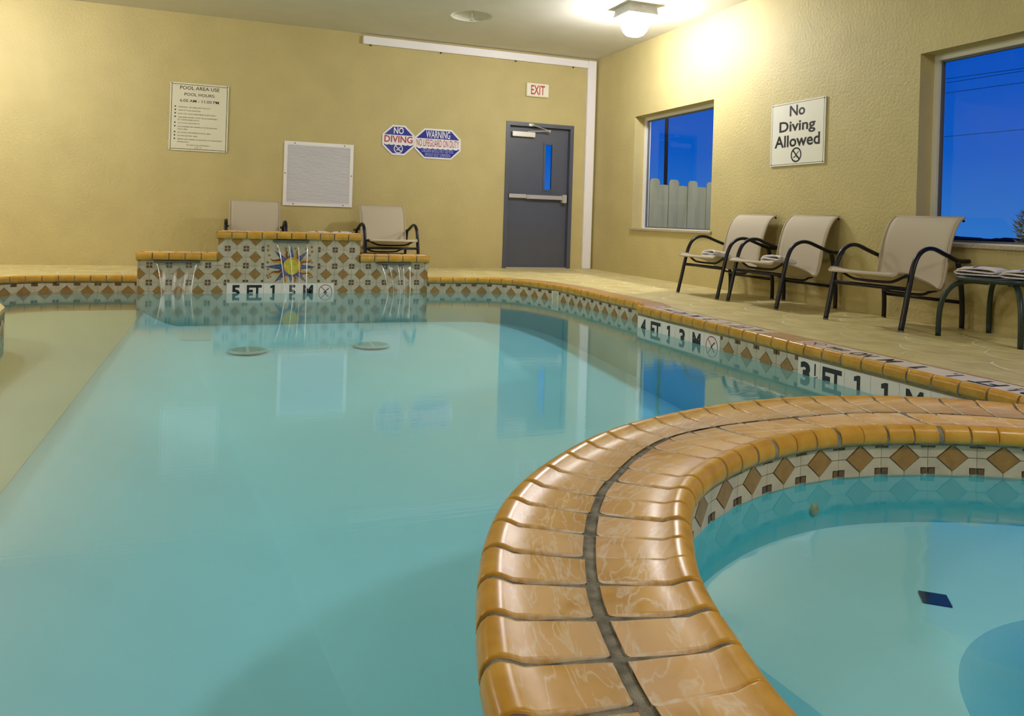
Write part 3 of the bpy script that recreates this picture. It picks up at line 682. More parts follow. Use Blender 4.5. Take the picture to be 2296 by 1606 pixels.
# coping rolls: front and back rows
def coping_flat(x0, x1, z):
    k = round((x1-x0)/.146); st = (x1-x0)/k; r_ = random.Random(int(abs(x0)*100))
    PR = [(.012, -.078), (.002, -.066), (0, -.04), (.003, -.018), (.014, -.002), (.032, .002), (.055, .000), (.17, -.002)]
    for i in range(k):
        for back in (0, 1):
            xo = 0 if not back else st*.35
            a = x0+i*st+.006+xo; c = x0+(i+1)*st-.006+xo
            if c > x1+.02: c = x1
            jy = r_.uniform(-.003, .003)
            if back: P0 = lambda s: Vector((s, -1.365+jy)); Nf = lambda s: Vector((0, -1))
            else: P0 = lambda s: Vector((s, -1.735+jy)); Nf = lambda s: Vector((0, 1))
            sweep('coping_tile', P0, Nf, [a, (a+c)/2, c], [(u, zz+z) for u, zz in PR], z-.075, M_tile, ft, maxu=lambda s: .178)
    B().box(x0+.002, x1-.002, -1.725, -1.375, z-.072, z-.006).build('grout_bed', M_grout, ft)
coping_flat(XL-.02, XCL-.006, .25); coping_flat(XCL-.02, XCR+.02, .482); coping_flat(XCR+.006, XR+.02, .25)
# sun mosaic panel: a cream field, small diamonds, rays, flames and a face
SX, SZ = -4.425, .115; px0, px1, pz0, pz1 = BX+7*CW+.001, BX+10*CW-.001, -.052, ZC-.004
sun = B().prism([(px0, pz0), (px1, pz0), (px1, pz1), (px0, pz1)], ffn, 0, .006).build('sun_mosaic', M_cream, ft)
def sun_piece(name, polys, m, d):
    b = B()
    for p_ in polys:
        p2 = clipr(p_, px0+.002, px1-.002, pz0+.002, pz1-.002)
        if len(p2) > 2: b.prism(p2, ffn, .003, d)
    if b.v: b.build(name, m, sun)
def rot(pts, a): return [(SX+x*math.cos(a)-y*math.sin(a), SZ+x*math.sin(a)+y*math.cos(a)) for x, y in pts]
RS = [(0, .26), (45, .245), (90, .225), (135, .245), (180, .27), (225, .235), (270, .175), (315, .235)]
for a, R_ in RS:
    a = math.radians(a)
    for side in (1, -1):
        sun_piece('blue_ray', [rot([(.085, side*.0015), (R_*.66, side*.0015), (R_*.66, side*.017), (.085, side*.031)], a), rot([(R_*.67, side*.0012), (R_, side*.0005), (R_*.67, side*.016)], a)], M_sunb, .0076)
for k in range(8):
    a = math.radians(22.5+45*k); L_ = .235 if k in (0, 3, 4, 7) else .20; fl = 1 if k in (0, 2, 4, 6) else -1
    def wave(off0, off1, w0, w1):
        up_, dn = [], []
        for i in range(9):
            t = i/8; rr = .09+(L_-.09)*t; c_ = math.sin(t*2*PI)*.014*fl; ww = (1-t)**.8
            up_.append((rr, c_+off1*ww)); dn.append((rr, c_+off0*ww))
        return [rot([dn[i], dn[i+1], up_[i+1], up_[i]], a) for i in range(8)]
    sun_piece('orange_flame', wave(.002, .036, 0, 0), M_suno, .0075); sun_piece('red_flame', wave(-.032, 0, 0, 0), M_sunr, .0074)
n_ = 28; circ = lambda r_, ox=0, oz=0: [(SX+ox+r_*math.cos(2*PI*i/n_), SZ+oz+r_*math.sin(2*PI*i/n_)) for i in range(n_)]
sun_piece('blue_disc', [circ(.105)], M_sunb, .0085)
sun_piece('orange_disc', [circ(.092, .012, .012)], M_suno, .0095)
face = [(-.075, .03), (-.06, .062), (-.03, .078), (.02, .078), (.05, .06), (.085, .02), (.07, -.03), (.055, -.065), (.02, -.085), (-.02, -.08), (-.035, -.05), (-.05, -.02), (-.07, .005)]
sun_piece('sun_face', [[(SX+x, SZ+z) for x, z in face[::-1]]], M_suny, .0105)
ln = B()
def fl_(pts, t=.004):
    for p_, q7 in zip(pts, pts[1:]): bar_geo(ln, ffn, .0109, SX+p_[0], SZ+p_[1], SX+q7[0], SZ+q7[1], t)
fl_([(-.06, .03), (-.045, .045), (-.02, .04)]); fl_([(.015, .042), (.045, .045), (.065, .025)]); fl_([(-.05, .018), (-.038, .026), (-.02, .018)], .006); fl_([(.02, .018), (.04, .026), (.055, .016)], .006)
fl_([(-.008, .035), (-.01, -.012), (.002, -.018), (.014, -.01)]); fl_([(-.018, -.04), (-.005, -.035), (.005, -.038), (.016, -.035), (.03, -.042)], .005); fl_([(-.012, -.052), (.006, -.057), (.022, -.05)])
ln.build('face_line', M_sunl, sun)
dd = []
for x, z in ((-.24, .22), (-.24, .175), (-.225, .12), (-.24, .045), (-.235, -.025), (.21, .215), (.215, .165), (.19, .125), (.215, .05), (.215, -.02), (-.055, .195), (.04, .195), (-.14, .19), (.15, .19), (-.11, -.13), (.12, -.13)):
    s_ = .016; dd.append([(SX+x-s_, SZ+z), (SX+x, SZ+z-s_), (SX+x+s_, SZ+z), (SX+x, SZ+z+s_)])
for cx, cz in ((-.225, -.10), (.205, -.10)):
    for ux, uz in ((-.017, .006), (.006, .017), (.017, -.006), (-.006, -.017)):
        dd.append([(SX+cx+ux*1.0+x, SZ+cz+uz*1.0+z) for x, z in ((-.012, -.008), (.006, -.012), (.012, .008), (-.006, .012))])
for p_ in dd: sun_piece('small_diamond', [p_], M_diam, .0078)
# spillway lips and the three sheets of water
for x0, x1, z, bx0, bx1 in ((-5.76, -5.33, ZL-.006, -5.67, -5.40), (-4.62, -4.245, ZC-.012, -4.495, -4.285), (-3.50, -3.12, ZL-.006, -3.40, -3.155)):
    b = B(); b.box(x0, x1, FY-.045, FY+.02, z-.022, z, .003); b.build('spillway_lip', M_steel, ft)
    nz, nx = 14, 16; vs = []
    top = z-.02
    for i in range(nz+1):
        t = i/nz; zz = top+(W_Z-top)*t; tt = math.sqrt(t); yy = FY-.045-.13*tt*(top-W_Z)/.32
        xa_, xb_ = (x0+.02)+(bx0-x0-.02)*tt, (x1-.02)+(bx1-x1+.02)*tt
        for j in range(nx+1):
            u = j/nx; vs.append((xa_+(xb_-xa_)*u, yy+.006*math.sin(u*19+i*.15), zz))
    o = mesh('waterfall', vs, [(i*(nx+1)+j, i*(nx+1)+j+1, (i+1)*(nx+1)+j+1, (i+1)*(nx+1)+j) for i in range(nz) for j in range(nx)], M_fall, ft, True)
    cols_ = [(0, .0055), (nx, .0055)]+([(4, .003), (9, .004), (12, .003)] if x0 > -4 else [(6, .004), (11, .003)] if x0 > -5 else [])
    for j, rr in cols_:
        B().tube([vs[i*(nx+1)+j] for i in range(nz+1)], rr, n=8).build('water_strand', M_strand, o, True)
# ------------------------------------------------------------ windows, door, trims
def window(idx, y0, y1, z0, z1):
    wn = thing('window_%d' % idx, None, None, (0.18, (y0+y1)/2, z0), kind='structure')
    b = B(); t = .045
    b.box(.15, .22, y0, y0+t, z0, z1); b.box(.15, .22, y1-t, y1, z0, z1); b.box(.15, .22, y0+t, y1-t, z1-t, z1); b.box(.15, .22, y0+t, y1-t, z0, z0+.012)
    b.build('window_frame', M_frame, wn)
    g = .016; b = B(); a0, a1, c0, c1 = y0+t, y1-t, z0+.012, z1-t
    b.box(.175, .2, a0, a0+g, c0, c1); b.box(.175, .2, a1-g, a1, c0, c1); b.box(.175, .2, a0+g, a1-g, c1-g, c1); b.box(.175, .2, a0+g, a1-g, c0, c0+g); b.build('glazing_bead', mat('grey_gasket', (.10, .11, .13), .5), wn)
    mesh('pane', [(.19, y0+t, z0+.01), (.19, y1-t, z0+.01), (.19, y1-t, z1-t), (.19, y0+t, z1-t)], [(0, 1, 2, 3)], M_glass, wn)
    B().box(-.03, .16, y0-.035, y1+.035, z0-.026, z0+.001, .004).build('window_sill', M_stone, wn)
window(1, *WIN1); window(2, *WIN2)
dr = thing('door_1', None, None, (-.87, .05, 0), kind='structure')
x0, x1, z0, z1 = DOOR
b = B(); f = .055
b.box(x0, x0+f, -.012, .20, 0, z1); b.box(x1-f, x1, -.012, .20, 0, z1); b.box(x0+f, x1-f, -.012, .20, z1-f, z1)
b.box(x0+f, x0+f+.015, .10, .20, 0, z1-f); b.box(x1-f-.02, x1-f, .10, .20, 0, z1-f)
b.build('door_frame', M_doorp, dr)
lx0, lx1, lz0, lz1 = -.770, -.655, 1.14, 1.80; sx0, sx1, sz1 = x0+f+.004, x1-f-.004, z1-f-.004
b = B(); ys = (.055, .10)
for (a0, a1, c0, c1) in ((sx0, lx0, .012, sz1), (lx1, sx1, .012, sz1), (lx0, lx1, .012, lz0), (lx0, lx1, lz1, sz1)): b.box(a0, a1, ys[0], ys[1], c0, c1)
lf = b.build('door_leaf', M_doorp, dr)
b = B(); g = .022
for (a0, a1, c0, c1) in ((lx0-g, lx0+.004, lz0-g, lz1+g), (lx1-.004, lx1+g, lz0-g, lz1+g), (lx0, lx1, lz0-g, lz0+.004), (lx0, lx1, lz1-.004, lz1+g)): b.box(a0, a1, .045, .056, c0, c1)
b.build('vision_frame', M_doorp, lf)
mesh('vision_pane', [(lx0, .08, lz0), (lx1, .08, lz0), (lx1, .08, lz1), (lx0, .08, lz1)], [(0, 1, 2, 3)], M_glass, lf)
b = B(); b.box(-1.325, -1.06, .0, .055, 1.005, 1.062, .004); b.box(-1.06, -.50, -.012, .05, .998, 1.056, .005); b.box(-.505, -.435, -.03, .055, .955, 1.075, .006)
b.build('push_bar', M_alum, lf)
B().box(-1.045, -1.035, -.0125, .0, 1.02, 1.03).build('dogging_hole', M_dark, lf)  # solid black block painted as the dark inside of the hole
cl = B().box(-1.30, -.95, -.0, .055, 1.885, 1.955, .005).build('door_closer', M_alum, lf)
b = B(); b.tube([(-1.06, .02, 1.965), (-.74, -.04, 1.985)], .007, n=8); b.tube([(-.74, -.04, 1.985), (-1.02, -.03, 2.06)], .006, n=8); b.box(-1.06, -.99, -.02, -.005, 2.04, 2.075); b.tube([(-.74, -.04, 1.965), (-.74, -.04, 2.0)], .010, n=10)
b.build('closer_arm', M_alum, cl)
b = B(); b.box(x0, x1, .012, .2, -.005, .012); b.build('threshold', M_alum, dr)
for nm, bx in (('trim_1', (-3.46, -.165, -.055, -.001, 2.952, 3.056)), ('trim_2', (-.165, -.035, -.062, -.001, 0.0, 3.06))):
    b = B(); b.rbox(*bx, .008); o = b.build(nm, M_white); o['kind'] = 'structure'
    cl = B()
    if nm == 'trim_2':
        for z in (.12, .85, 1.6, 2.55, 3.0): cl.box(-.037, -.026, -.03, -.001, z, z+.012)
    else:
        for x in (-3.36, -2.4, -1.3, -.4): cl.box(x, x+.012, -.03, -.001, 2.936, 2.953)
    cl.build('clip', M_dark, o)
# ------------------------------------------------------------ ceiling lamps and sprinkler
def lamp_mesh():
    d = {}
    b = B(); s1, s2, h = .165, .182, .10
    vs = [(sx*s, sy*s, z) for s, z in ((s1, 0), (s2, -h), (s2-.02, -h)) for sx, sy in ((-1, -1), (1, -1), (1, 1), (-1, 1))]
    b.add(vs, [(i*4+j, i*4+(j+1) % 4, (i+1)*4+(j+1) % 4, (i+1)*4+j) for i in range(2) for j in range(4)]+[(3, 2, 1, 0)])
    for sx, sy in ((0, -1), (-1, 0), (1, 0), (0, 1)):
        if sy: b.box(-.03, .03, sy*(s1-.002), sy*(s1+.009), -.045, -.004)
        else: b.box(sx*(s1-.002), sx*(s1+.009), -.03, .03, -.045, -.004)
    d['housing'] = b
    g = B(); N = 20; prof = [(.152, -h+.005), (.150, -h-.03), (.140, -h-.09), (.118, -h-.16), (.085, -h-.205), (.05, -h-.218), (.001, -h-.22)]
    vs = []
    for r_, z in prof:
        for j in range(N):
            a = 2*PI*j/N+PI/N; c_, s_ = math.cos(a), math.sin(a); p_ = 5.0
            k = (abs(c_)**p_+abs(s_)**p_)**(-1/p_); k = 1+(k-1)*.75; vs.append((r_*c_*k, r_*s_*k, z))
    g.add(vs, [(i*N+j, (i+1)*N+j, (i+1)*N+(j+1) % N, i*N+(j+1) % N) for i in range(len(prof)-1) for j in range(N)])
    d['diffuser'] = g; return d
LM = lamp_mesh()
M_bulb = mat('lit_diffuser', (.9, .9, .9), .4, emit=(1.0, .97, .985, LAMP_E/3.2))
lamp_labels = ['lit ceiling lamp over the right-hand chairs, white square base and glowing bowl', 'lit ceiling lamp by the left wall, outside the frame', 'lit ceiling lamp above the hot tub, outside the frame', 'lit ceiling lamp halfway along the left wall, outside the frame']
lroot = None
for (lx, ly), lb in zip(LAMPS, lamp_labels):
    t = thing('ceiling_lamp', lb, 'lamp', (lx, ly, RH))
    if lroot is None:
        hs = LM['housing'].build('housing', M_lampw, t, local=True); df = LM['diffuser'].build('diffuser', M_bulb, t, True, local=True); lroot = (hs, df)
    else:
        for s_ in lroot: c_ = s_.copy(); C.objects.link(c_); c_.parent = t
sk = thing('fire_sprinkler', 'small brass fire sprinkler head hanging in a shallow round ceiling recess', 'sprinkler', (SPR.x, SPR.y, RH+.055))
b = B(); b.lathe([(.03, 0), (.03, -.008), (.012, -.012), (.012, -.05), (.001, -.05)], (SPR.x, SPR.y, RH+.055), 16); b.build('escutcheon', M_alum, sk, True)
b = B(); b.tube([(SPR.x-.012, SPR.y, RH), (SPR.x-.018, SPR.y, RH-.02), (SPR.x-.004, SPR.y, RH-.045)], .003); b.tube([(SPR.x+.012, SPR.y, RH), (SPR.x+.018, SPR.y, RH-.02), (SPR.x+.004, SPR.y, RH-.045)], .003); b.build('frame_arm', M_alum, sk, True)
b = B(); b.lathe([(.001, -.045), (.024, -.047), (.024, -.05), (.001, -.052)], (SPR.x, SPR.y, RH), 14); b.tube([(SPR.x, SPR.y, RH+.006), (SPR.x, SPR.y, RH-.045)], .004); b.build('deflector', M_alum, sk)
# ------------------------------------------------------------ signs and vent
def board(name, label, cat, plane, u0, u1, z0, z1, m, th=.012):
    """plane 'b' back wall (u=x, left to right) or 'r' right wall (u runs left to right = -y)"""
    wd, ht = abs(u1-u0), z1-z0; cu, cz = (u0+u1)/2, (z0+z1)/2
    fn = (lambda x, y, d: (cu+x, -.004-d, cz+y)) if plane == 'b' else (lambda x, y, d: (-.004-d, cu-x, cz+y))
    t = thing(name, label, cat, fn(0, -ht/2, 0))
    return t, fn, wd, ht
def plate(t, fn, poly, m, d0=0, d1=.008, name='panel'): return B().prism(poly, fn, d0, d1).build(name, m, t)
def frame_line(bld, fn, d, w_, h_, t):
    for q8 in ((-w_/2, -h_/2, w_/2, -h_/2), (w_/2, -h_/2, w_/2, h_/2), (w_/2, h_/2, -w_/2, h_/2), (-w_/2, h_/2, -w_/2, -h_/2)): bar_geo(bld, fn, d, *q8, t)
def rect(w_, h_, cx=0, cy=0): return [(cx-w_/2, cy-h_/2), (cx+w_/2, cy-h_/2), (cx+w_/2, cy+h_/2), (cx-w_/2, cy+h_/2)]
# pool rules
t, fn, w_, h_ = board('rules_sign', 'tall cream pool rules sign headed POOL AREA USE high on the left', 'sign', 'b', -5.765, -5.095, 1.412, 2.242, M_sign)
plate(t, fn, rect(w_, h_), M_sign)
b = B(); frame_line(b, fn, .0085, w_*.94, h_*.95, .006); b.build('border_line', M_ink, t)
b = B()
for sx in (-1, 1):
    for sy in (-1, 1): b.lathe([(.007, 0), (.005, .003), (.001, .004)], fn(sx*w_*.475, sy*h_*.487, .008), 10, ax=(0, -1, 0))
b.build('screw', M_ink, t)
b = B(); Y = lambda rel: h_/2-rel*h_; D = .0086
put_text(b, fn, D, 'POOL AREA USE', w=w_*.67, h=h_*.052, bold=.008, cy=Y(.073)); put_text(b, fn, D, 'POOL HOURS:', w=w_*.52, h=h_*.043, bold=.006, cy=Y(.168)); put_text(b, fn, D, '6:00 AM - 11:00 PM', w=w_*.66, h=h_*.043, bold=.006, cy=Y(.262))
b.build('heading', M_ink, t)
b = B()
rows = [(.354, .545, 'WARNING - NO LIFEGUARD ON DUTY', 1), (.403, .38, 'SWIM AT YOUR OWN RISK', 1), (.453, .645, 'POOL FOR USE BY REGISTERED GUESTS ONLY', 1), (.505, .665, 'CHILDREN UNDER 12 MUST BE ACCOMPANIED', 1), (.542, .365, 'BY A RESPONSIBLE ADULT', 0), (.591, .37, 'NO DIVING OR JUMPING', 1), (.642, .67, 'NO RUNNING OR HORSEPLAY IN OR AROUND', 1), (.68, .165, 'POOL AREA', 0), (.729, .56, 'NO GLASS CONTAINERS IN POOL AREA', 1), (.777, .335, 'NO PETS IN POOL AREA', 1), (.828, .765, 'REPORT ANY UNSAFE CONDITIONS TO MANAGEMENT', 1), (.868, .195, 'IMMEDIATELY', 0)]
for y_, ww, s_, bl in rows:
    b = B()
    put_text(b, fn, D, s_, w=w_*ww, h=h_*.0185, bold=.0, cx=-w_*.355+w_*ww/2, cy=Y(y_+.006))
    if bl: ring_geo(b, fn, D, -w_*.405, Y(y_), .009, .0088, 10)
    b.build('text_line', M_ink, t)
b = B(); put_text(b, fn, D, 'IN CASE OF AN EMERGENCY', w=w_*.395, h=h_*.0185, cy=Y(.915)); b.build('text_line', M_ink, t); b = B(); put_text(b, fn, D, 'CALL 911', w=w_*.13, h=h_*.0175, cy=Y(.948))
b.build('text_line', M_ink, t)
# No Diving Allowed
t, fn, w_, h_ = board('no_diving_sign', 'white sign reading No Diving Allowed on the right wall between the windows', 'sign', 'r', -3.935, -4.670, 1.304, 1.916, M_sign2)
plate(t, fn, rect(w_, h_), M_sign2, d1=.010)
b = B(); frame_line(b, fn, .0105, w_*.955, h_*.955, .004); b.build('border_line', M_ink, t)
b = B()
for sx in (-1, 1):
    for sy in (-1, 1): b.lathe([(.007, 0), (.005, .003), (.001, .004)], fn(sx*w_*.478, sy*h_*.478, .010), 10, ax=(-1, 0, 0), ex=(0, 1, 0))
b.build('screw', M_ink, t)
b = B(); Y = lambda rel: h_/2-rel*h_; D = .0107
put_text(b, fn, D, 'No', w=w_*.285, h=h_*.17, bold=.022, cy=Y(.14)); put_text(b, fn, D, 'Diving', w=w_*.67, h=h_*.22, bold=.022, cy=Y(.405)); put_text(b, fn, D, 'Allowed', w=w_*.84, h=h_*.19, bold=.022, cy=Y(.615))
b.build('lettering', M_ink, t)
b = B(); c_ = B(); no_dive(b, c_, fn, 0, Y(.84), h_*.118, .015, D); b.build('prohibition_ring', M_ink, t); c_.build('diver_figure', M_ink, t)
# blue octagons
def octo(name, label, u0, u1, z0, z1, cutx, kind):
    t, fn, w_, h_ = board(name, label, 'sign', 'b', u0, u1, z0, z1, M_wsign)
    cz_ = h_*.31
    def octp(iw, ih, cx_, cz2): return [(-iw/2, -ih/2+cz2), (-iw/2+cx_, -ih/2), (iw/2-cx_, -ih/2), (iw/2, -ih/2+cz2), (iw/2, ih/2-cz2), (iw/2-cx_, ih/2), (-iw/2+cx_, ih/2), (-iw/2, ih/2-cz2)]
    plate(t, fn, octp(w_, h_, cutx, cz_), M_wsign, d1=.006)
    iw, ih = w_-.036, h_-.046; O = octp(iw, ih, cutx*.92, cz_*.93)
    def cl(z_a, z_b): return clipr(O, -1, 1, z_a, z_b)
    top = cl(h_*.165 if kind else h_*.17, 1); bot = cl(-1, -h_*.14)
    plate(t, fn, top, M_blue, .005, .0066, 'blue_field'); bf = plate(t, fn, bot, M_blue, .005, .0066, 'blue_field')
    b = B()
    k = 8 if kind else 6; wd = iw*.94
    for i in range(k):        # scalloped wave edge
        cx = -wd/2+wd*(i+.5)/k; rr = wd/k/2*1.02; pts = [(cx+rr*math.cos(PI+PI*j/8), -h_*.135+rr*.45*math.sin(PI+PI*j/8)) for j in range(9)]
        b.add([fn(x, y, .007) for x, y in pts], [tuple(range(9))])
    b.build('wave_edge', M_wsign, t)
    return t, fn, w_, h_
t, fn, w_, h_ = octo('no_diving_octagon', 'blue and white octagonal NO DIVING sign, left of the joined pair', -3.160, -2.721, 1.512, 1.914, .135, 0)
b = B(); put_text(b, fn, .0072, 'NO', w=.135, h=.088, bold=.02, cy=.128); b.build('white_lettering', M_wsign, t)
b = B(); put_text(b, fn, .0072, 'DIVING', w=.385, h=.092, bold=.02, cy=.012); b.build('red_lettering', M_red, t)
b = B(); c_ = B(); no_dive(b, c_, fn, 0, -.115, .062, .011, .0074); b.build('prohibition_ring', M_wsign, t); c_.build('diver_figure', M_wsign, t)
t, fn, w_, h_ = octo('lifeguard_warning_sign', 'blue and white stretched octagon sign reading WARNING NO LIFEGUARD ON DUTY', -2.7185, -2.067, 1.489, 1.900, .135, 1)
b = B(); put_text(b, fn, .0072, 'WARNING', w=.34, h=.10, bold=.008, cy=.128); b.build('white_lettering', M_wsign, t)
b = B(); put_text(b, fn, .0072, 'NO LIFEGUARD ON DUTY', w=.60, h=.098, bold=.004, cy=.008); b.build('red_lettering', M_red, t)
b = B(); put_text(b, fn, .0076, 'CHILDREN SHOULD NOT USE POOL', w=.45, h=.045, bold=.0, cy=-.098); put_text(b, fn, .0076, 'WITHOUT ADULT SUPERVISION', w=.36, h=.045, bold=.0, cy=-.152); b.build('small_lettering', mat('pale_blue_ink', (.40, .45, .75), .3), t)
# exit sign
t, fn, w_, h_ = board('exit_sign', 'small cream box sign reading EXIT in red above the door', 'sign', 'b', -1.122, -.776, 2.462, 2.656, M_sign)
B().rbox(-1.122, -.776, -.036, -.001, 2.462, 2.656, .006).build('sign_box', mat('cream_box', (.74, .69, .48), .4), t)
B().rbox(-1.105, -.790, -.039, -.034, 2.480, 2.642, .002).build('sign_face', M_sign2, t)
b = B(); put_text(b, fn, .0358, 'EXIT', w=.215, h=.135, bold=.02); b.build('red_lettering', M_exitred, t)
# return air vent
t, fn, w_, h_ = board('air_vent', 'square white louvred return air vent above the wall-side table', 'vent', 'b', -4.412, -3.535, .786, 1.610, M_white)
b = B(); fw = .042
for q9 in ((w_, fw, 0, h_/2-fw/2), (w_, fw, 0, -h_/2+fw/2), (fw, h_-2*fw, -w_/2+fw/2, 0), (fw, h_-2*fw, w_/2-fw/2, 0)): b.prism(rect(*q9), fn, 0, .012)
b.build('vent_frame', M_white, t)
plate(t, fn, rect(w_-2*fw, h_-2*fw), mat('vent_shadow', (.10, .09, .08), .9), 0, .0015, 'backing')
b = B(); 
for x, y in ((-.31, .39), (.32, .39), (-.31, -.39), (.32, -.39), (-.42, 0), (.42, 0)): b.lathe([(.008, 0), (.006, .003), (.001, .0035)], fn(x, y, .012), 8, ax=(0, -1, 0))
b.build('screw', M_dark, t)
NL = 46; hh = h_-2*fw; sp_ = hh/NL
slat0 = None
for i in range(NL):
    zc = -hh/2+(i+.5)*sp_
    if slat0 is None:
        x0_, x1_ = -(w_/2-fw), w_/2-fw
        vs = [(x0_, -.004, sp_*.42), (x1_, -.004, sp_*.42), (x1_, -.012, -sp_*.30), (x0_, -.012, -sp_*.30), (x0_, -.0025, sp_*.42), (x1_, -.0025, sp_*.42), (x1_, -.0105, -sp_*.34), (x0_, -.0105, -sp_*.34)]
        me = bpy.data.meshes.new('slat'); me.from_pydata(vs, [], [(3, 2, 1, 0), (4, 5, 6, 7), (0, 1, 5, 4), (1, 2, 6, 5), (2, 3, 7, 6), (3, 0, 4, 7)]); me.materials.append(M_white); slat0 = me
    o = link('slat', slat0, None, t); base = rootloc(t); p = Vector(fn(0, zc, 0))-base; o.location = p
# ------------------------------------------------------------ sling chairs
def sm(pts, k=6): return crom(pts, k)
def make_chair(label, group):
    def sm(pts, k=6):
        return crom([(p[0], p[1]*(1.247 if p[1] < 0 else 1.135), p[2]) for p in pts], k)
    t = thing('sling_chair', label, 'chair', group=group); Wd = .331
    for sx in (-1, 1):
        X = sx*Wd
        pts = sm([(X, -.275, 0), (X, -.245, .16), (X, -.212, .34), (X, -.185, .46), (X, -.150, .535), (X, -.09, .578), (X, -.02, .582), (X, .08, .545), (X, .18, .508), (X, .245, .496), (X, .32, .498)], 5)
        B().tube(pts, .0205, .0155, nrm=(1, 0, 0), n=12).build('front_leg_and_arm', M_black, t, True, local=True)
        B().tube(sm([(X, .205, .497), (X, .225, .42), (X, .25, .28), (X, .262, .14), (X, .262, 0)], 5), .0175, .0185, nrm=(1, 0, 0), n=12).build('rear_leg', M_black, t, True, local=True)
        b = B(); b.tube([(X, -.343, -.0), (X, -.341, .010)], .0215, .0165, nrm=(1, 0, 0), n=10); b.tube([(X, .297, 0), (X, .297, .010)], .0195, n=10); b.build('foot_cap', mat('grey_foot_cap', (.16, .15, .13), .7), t, local=True)
    B().tube([(-Wd, -.277, .295), (Wd, -.277, .295)], .015, .0125, n=8).build('front_crossbar', M_black, t, True, local=True)
    B().tube([(-Wd, .295, .195), (Wd, .295, .195)], .013, .011, n=8).build('rear_crossbar', M_black, t, True, local=True)
    w2 = .289
    B().tube(sm([(-Wd, -.19, .385), (-w2+.01, -.20, .380), (-.20, -.20, .345), (-.12, -.20, .330), (.12, -.20, .330), (.20, -.20, .345), (w2-.01, -.20, .380), (Wd, -.19, .385)], 5), .0105, n=8).build('seat_bow', M_black, t, True, local=True)
    B().tube(sm([(-w2, .09, .285), (-.21, .09, .262), (-.13, .09, .235), (.13, .09, .235), (.21, .09, .262), (w2, .09, .285)], 5), .0105, n=8).build('rear_bow', M_black, t, True, local=True)
    b = B()
    for sx in (-1, 1): b.tube([(sx*w2, .185, .52), (sx*Wd, .233, .492)], .010, n=8); b.tube([(sx*(w2-.0), -.26, .392), (sx*Wd, -.256, .385)], .010, n=8)
    b.build('arm_bracket', M_black, t, True, local=True)
    prof = crom([(0, -.365, .385), (0, -.35, .402), (0, -.32, .409), (0, -.22, .394), (0, -.02, .335), (0, .08, .286), (0, .12, .292), (0, .148, .34), (0, .178, .48), (0, .212, .62), (0, .252, .72), (0, .30, .785), (0, .352, .818)], 4)
    nx = 12; vs = []; K = len(prof)
    for i, p in enumerate(prof):
        tg = (prof[min(i+1, K-1)]-prof[max(i-1, 0)]).normalized(); nr = Vector((0, -tg.z, tg.y))
        sag = .022*math.sin(PI*i/(K-1))
        for sd in (1, -1):
            for j in range(nx+1):
                u = j/nx*2-1; vs.append(Vector((u*w2, p.y, p.z))-nr*(sag*(1-u*u))+nr*.0022*sd)
    R_ = 2*(nx+1); fs = []
    for i in range(K-1):
        for j in range(nx):
            a = i*R_+j; fs.append((a, a+1, a+R_+1, a+R_)); a += nx+1; fs.append((a, a+R_, a+R_+1, a+1))
        for j in (0, nx): a = i*R_+j; fs.append((a, a+R_, a+R_+nx+1, a+nx+1) if j == 0 else (a, a+nx+1, a+R_+nx+1, a+R_))
    for i in (0, K-1):
        for j in range(nx): a = i*R_+j; fs.append((a, a+nx+1, a+nx+2, a+1) if i == 0 else (a, a+1, a+nx+2, a+nx+1))
    mesh('sling', vs, fs, M_sling, t, True, True)
    for sx in (-1, 1): B().tube([(sx*w2, p.y, p.z) for p in prof], .0095, .009, nrm=(1, 0, 0), n=8).build('side_hem', M_hem, t, True, local=True)
    for q_ in (prof[0], prof[-1]): B().tube([(-w2, q_.y, q_.z), (w2, q_.y, q_.z)], .008, n=8).build('end_rail', M_hem, t, True, local=True)
    b = B()
    for sx in (-1, 1): b.tube([(sx*(w2-.01), .345, .80), (sx*(w2-.01), .362, .79)], .009, n=8)
    b.build('rail_plug', M_black, t, local=True)
    return t
def copy_tree(o, parent=None):
    c = o.copy(); C.objects.link(c); c.parent = parent
    for ch in [x for x in o.children]: copy_tree(ch, c)
    return c
chairs = [  # x, y of the chair centre, facing angle (local -y is the front), label
    (-.396, -3.795, -90, 'beige sling armchair with a folded towel, nearest the small window', 'armchairs along the right wall'),
    (-.370, -4.59, -90, 'beige sling armchair with a striped towel, middle of the row by the right wall', 'armchairs along the right wall'),
    (-.375, -5.83, -86, 'beige sling armchair with bare seat below the large window, beside the green table', 'armchairs along the right wall'),
    (-4.755, -.62, 0, 'beige sling armchair against the back wall, left of the air vent', 'armchairs behind the fountain'),
    (-3.185, -.62, 3, 'beige sling armchair against the back wall, right of the air vent', 'armchairs behind the fountain')]
ch0 = None
for x, y, rz, lb, gp in chairs:
    c_ = make_chair(lb, gp) if ch0 is None else copy_tree(ch0)
    ch0 = ch0 or c_
    c_.location = (x, y, 0); c_.rotation_euler = (0, 0, math.radians(rz)); c_['label'] = lb; c_['group'] = gp
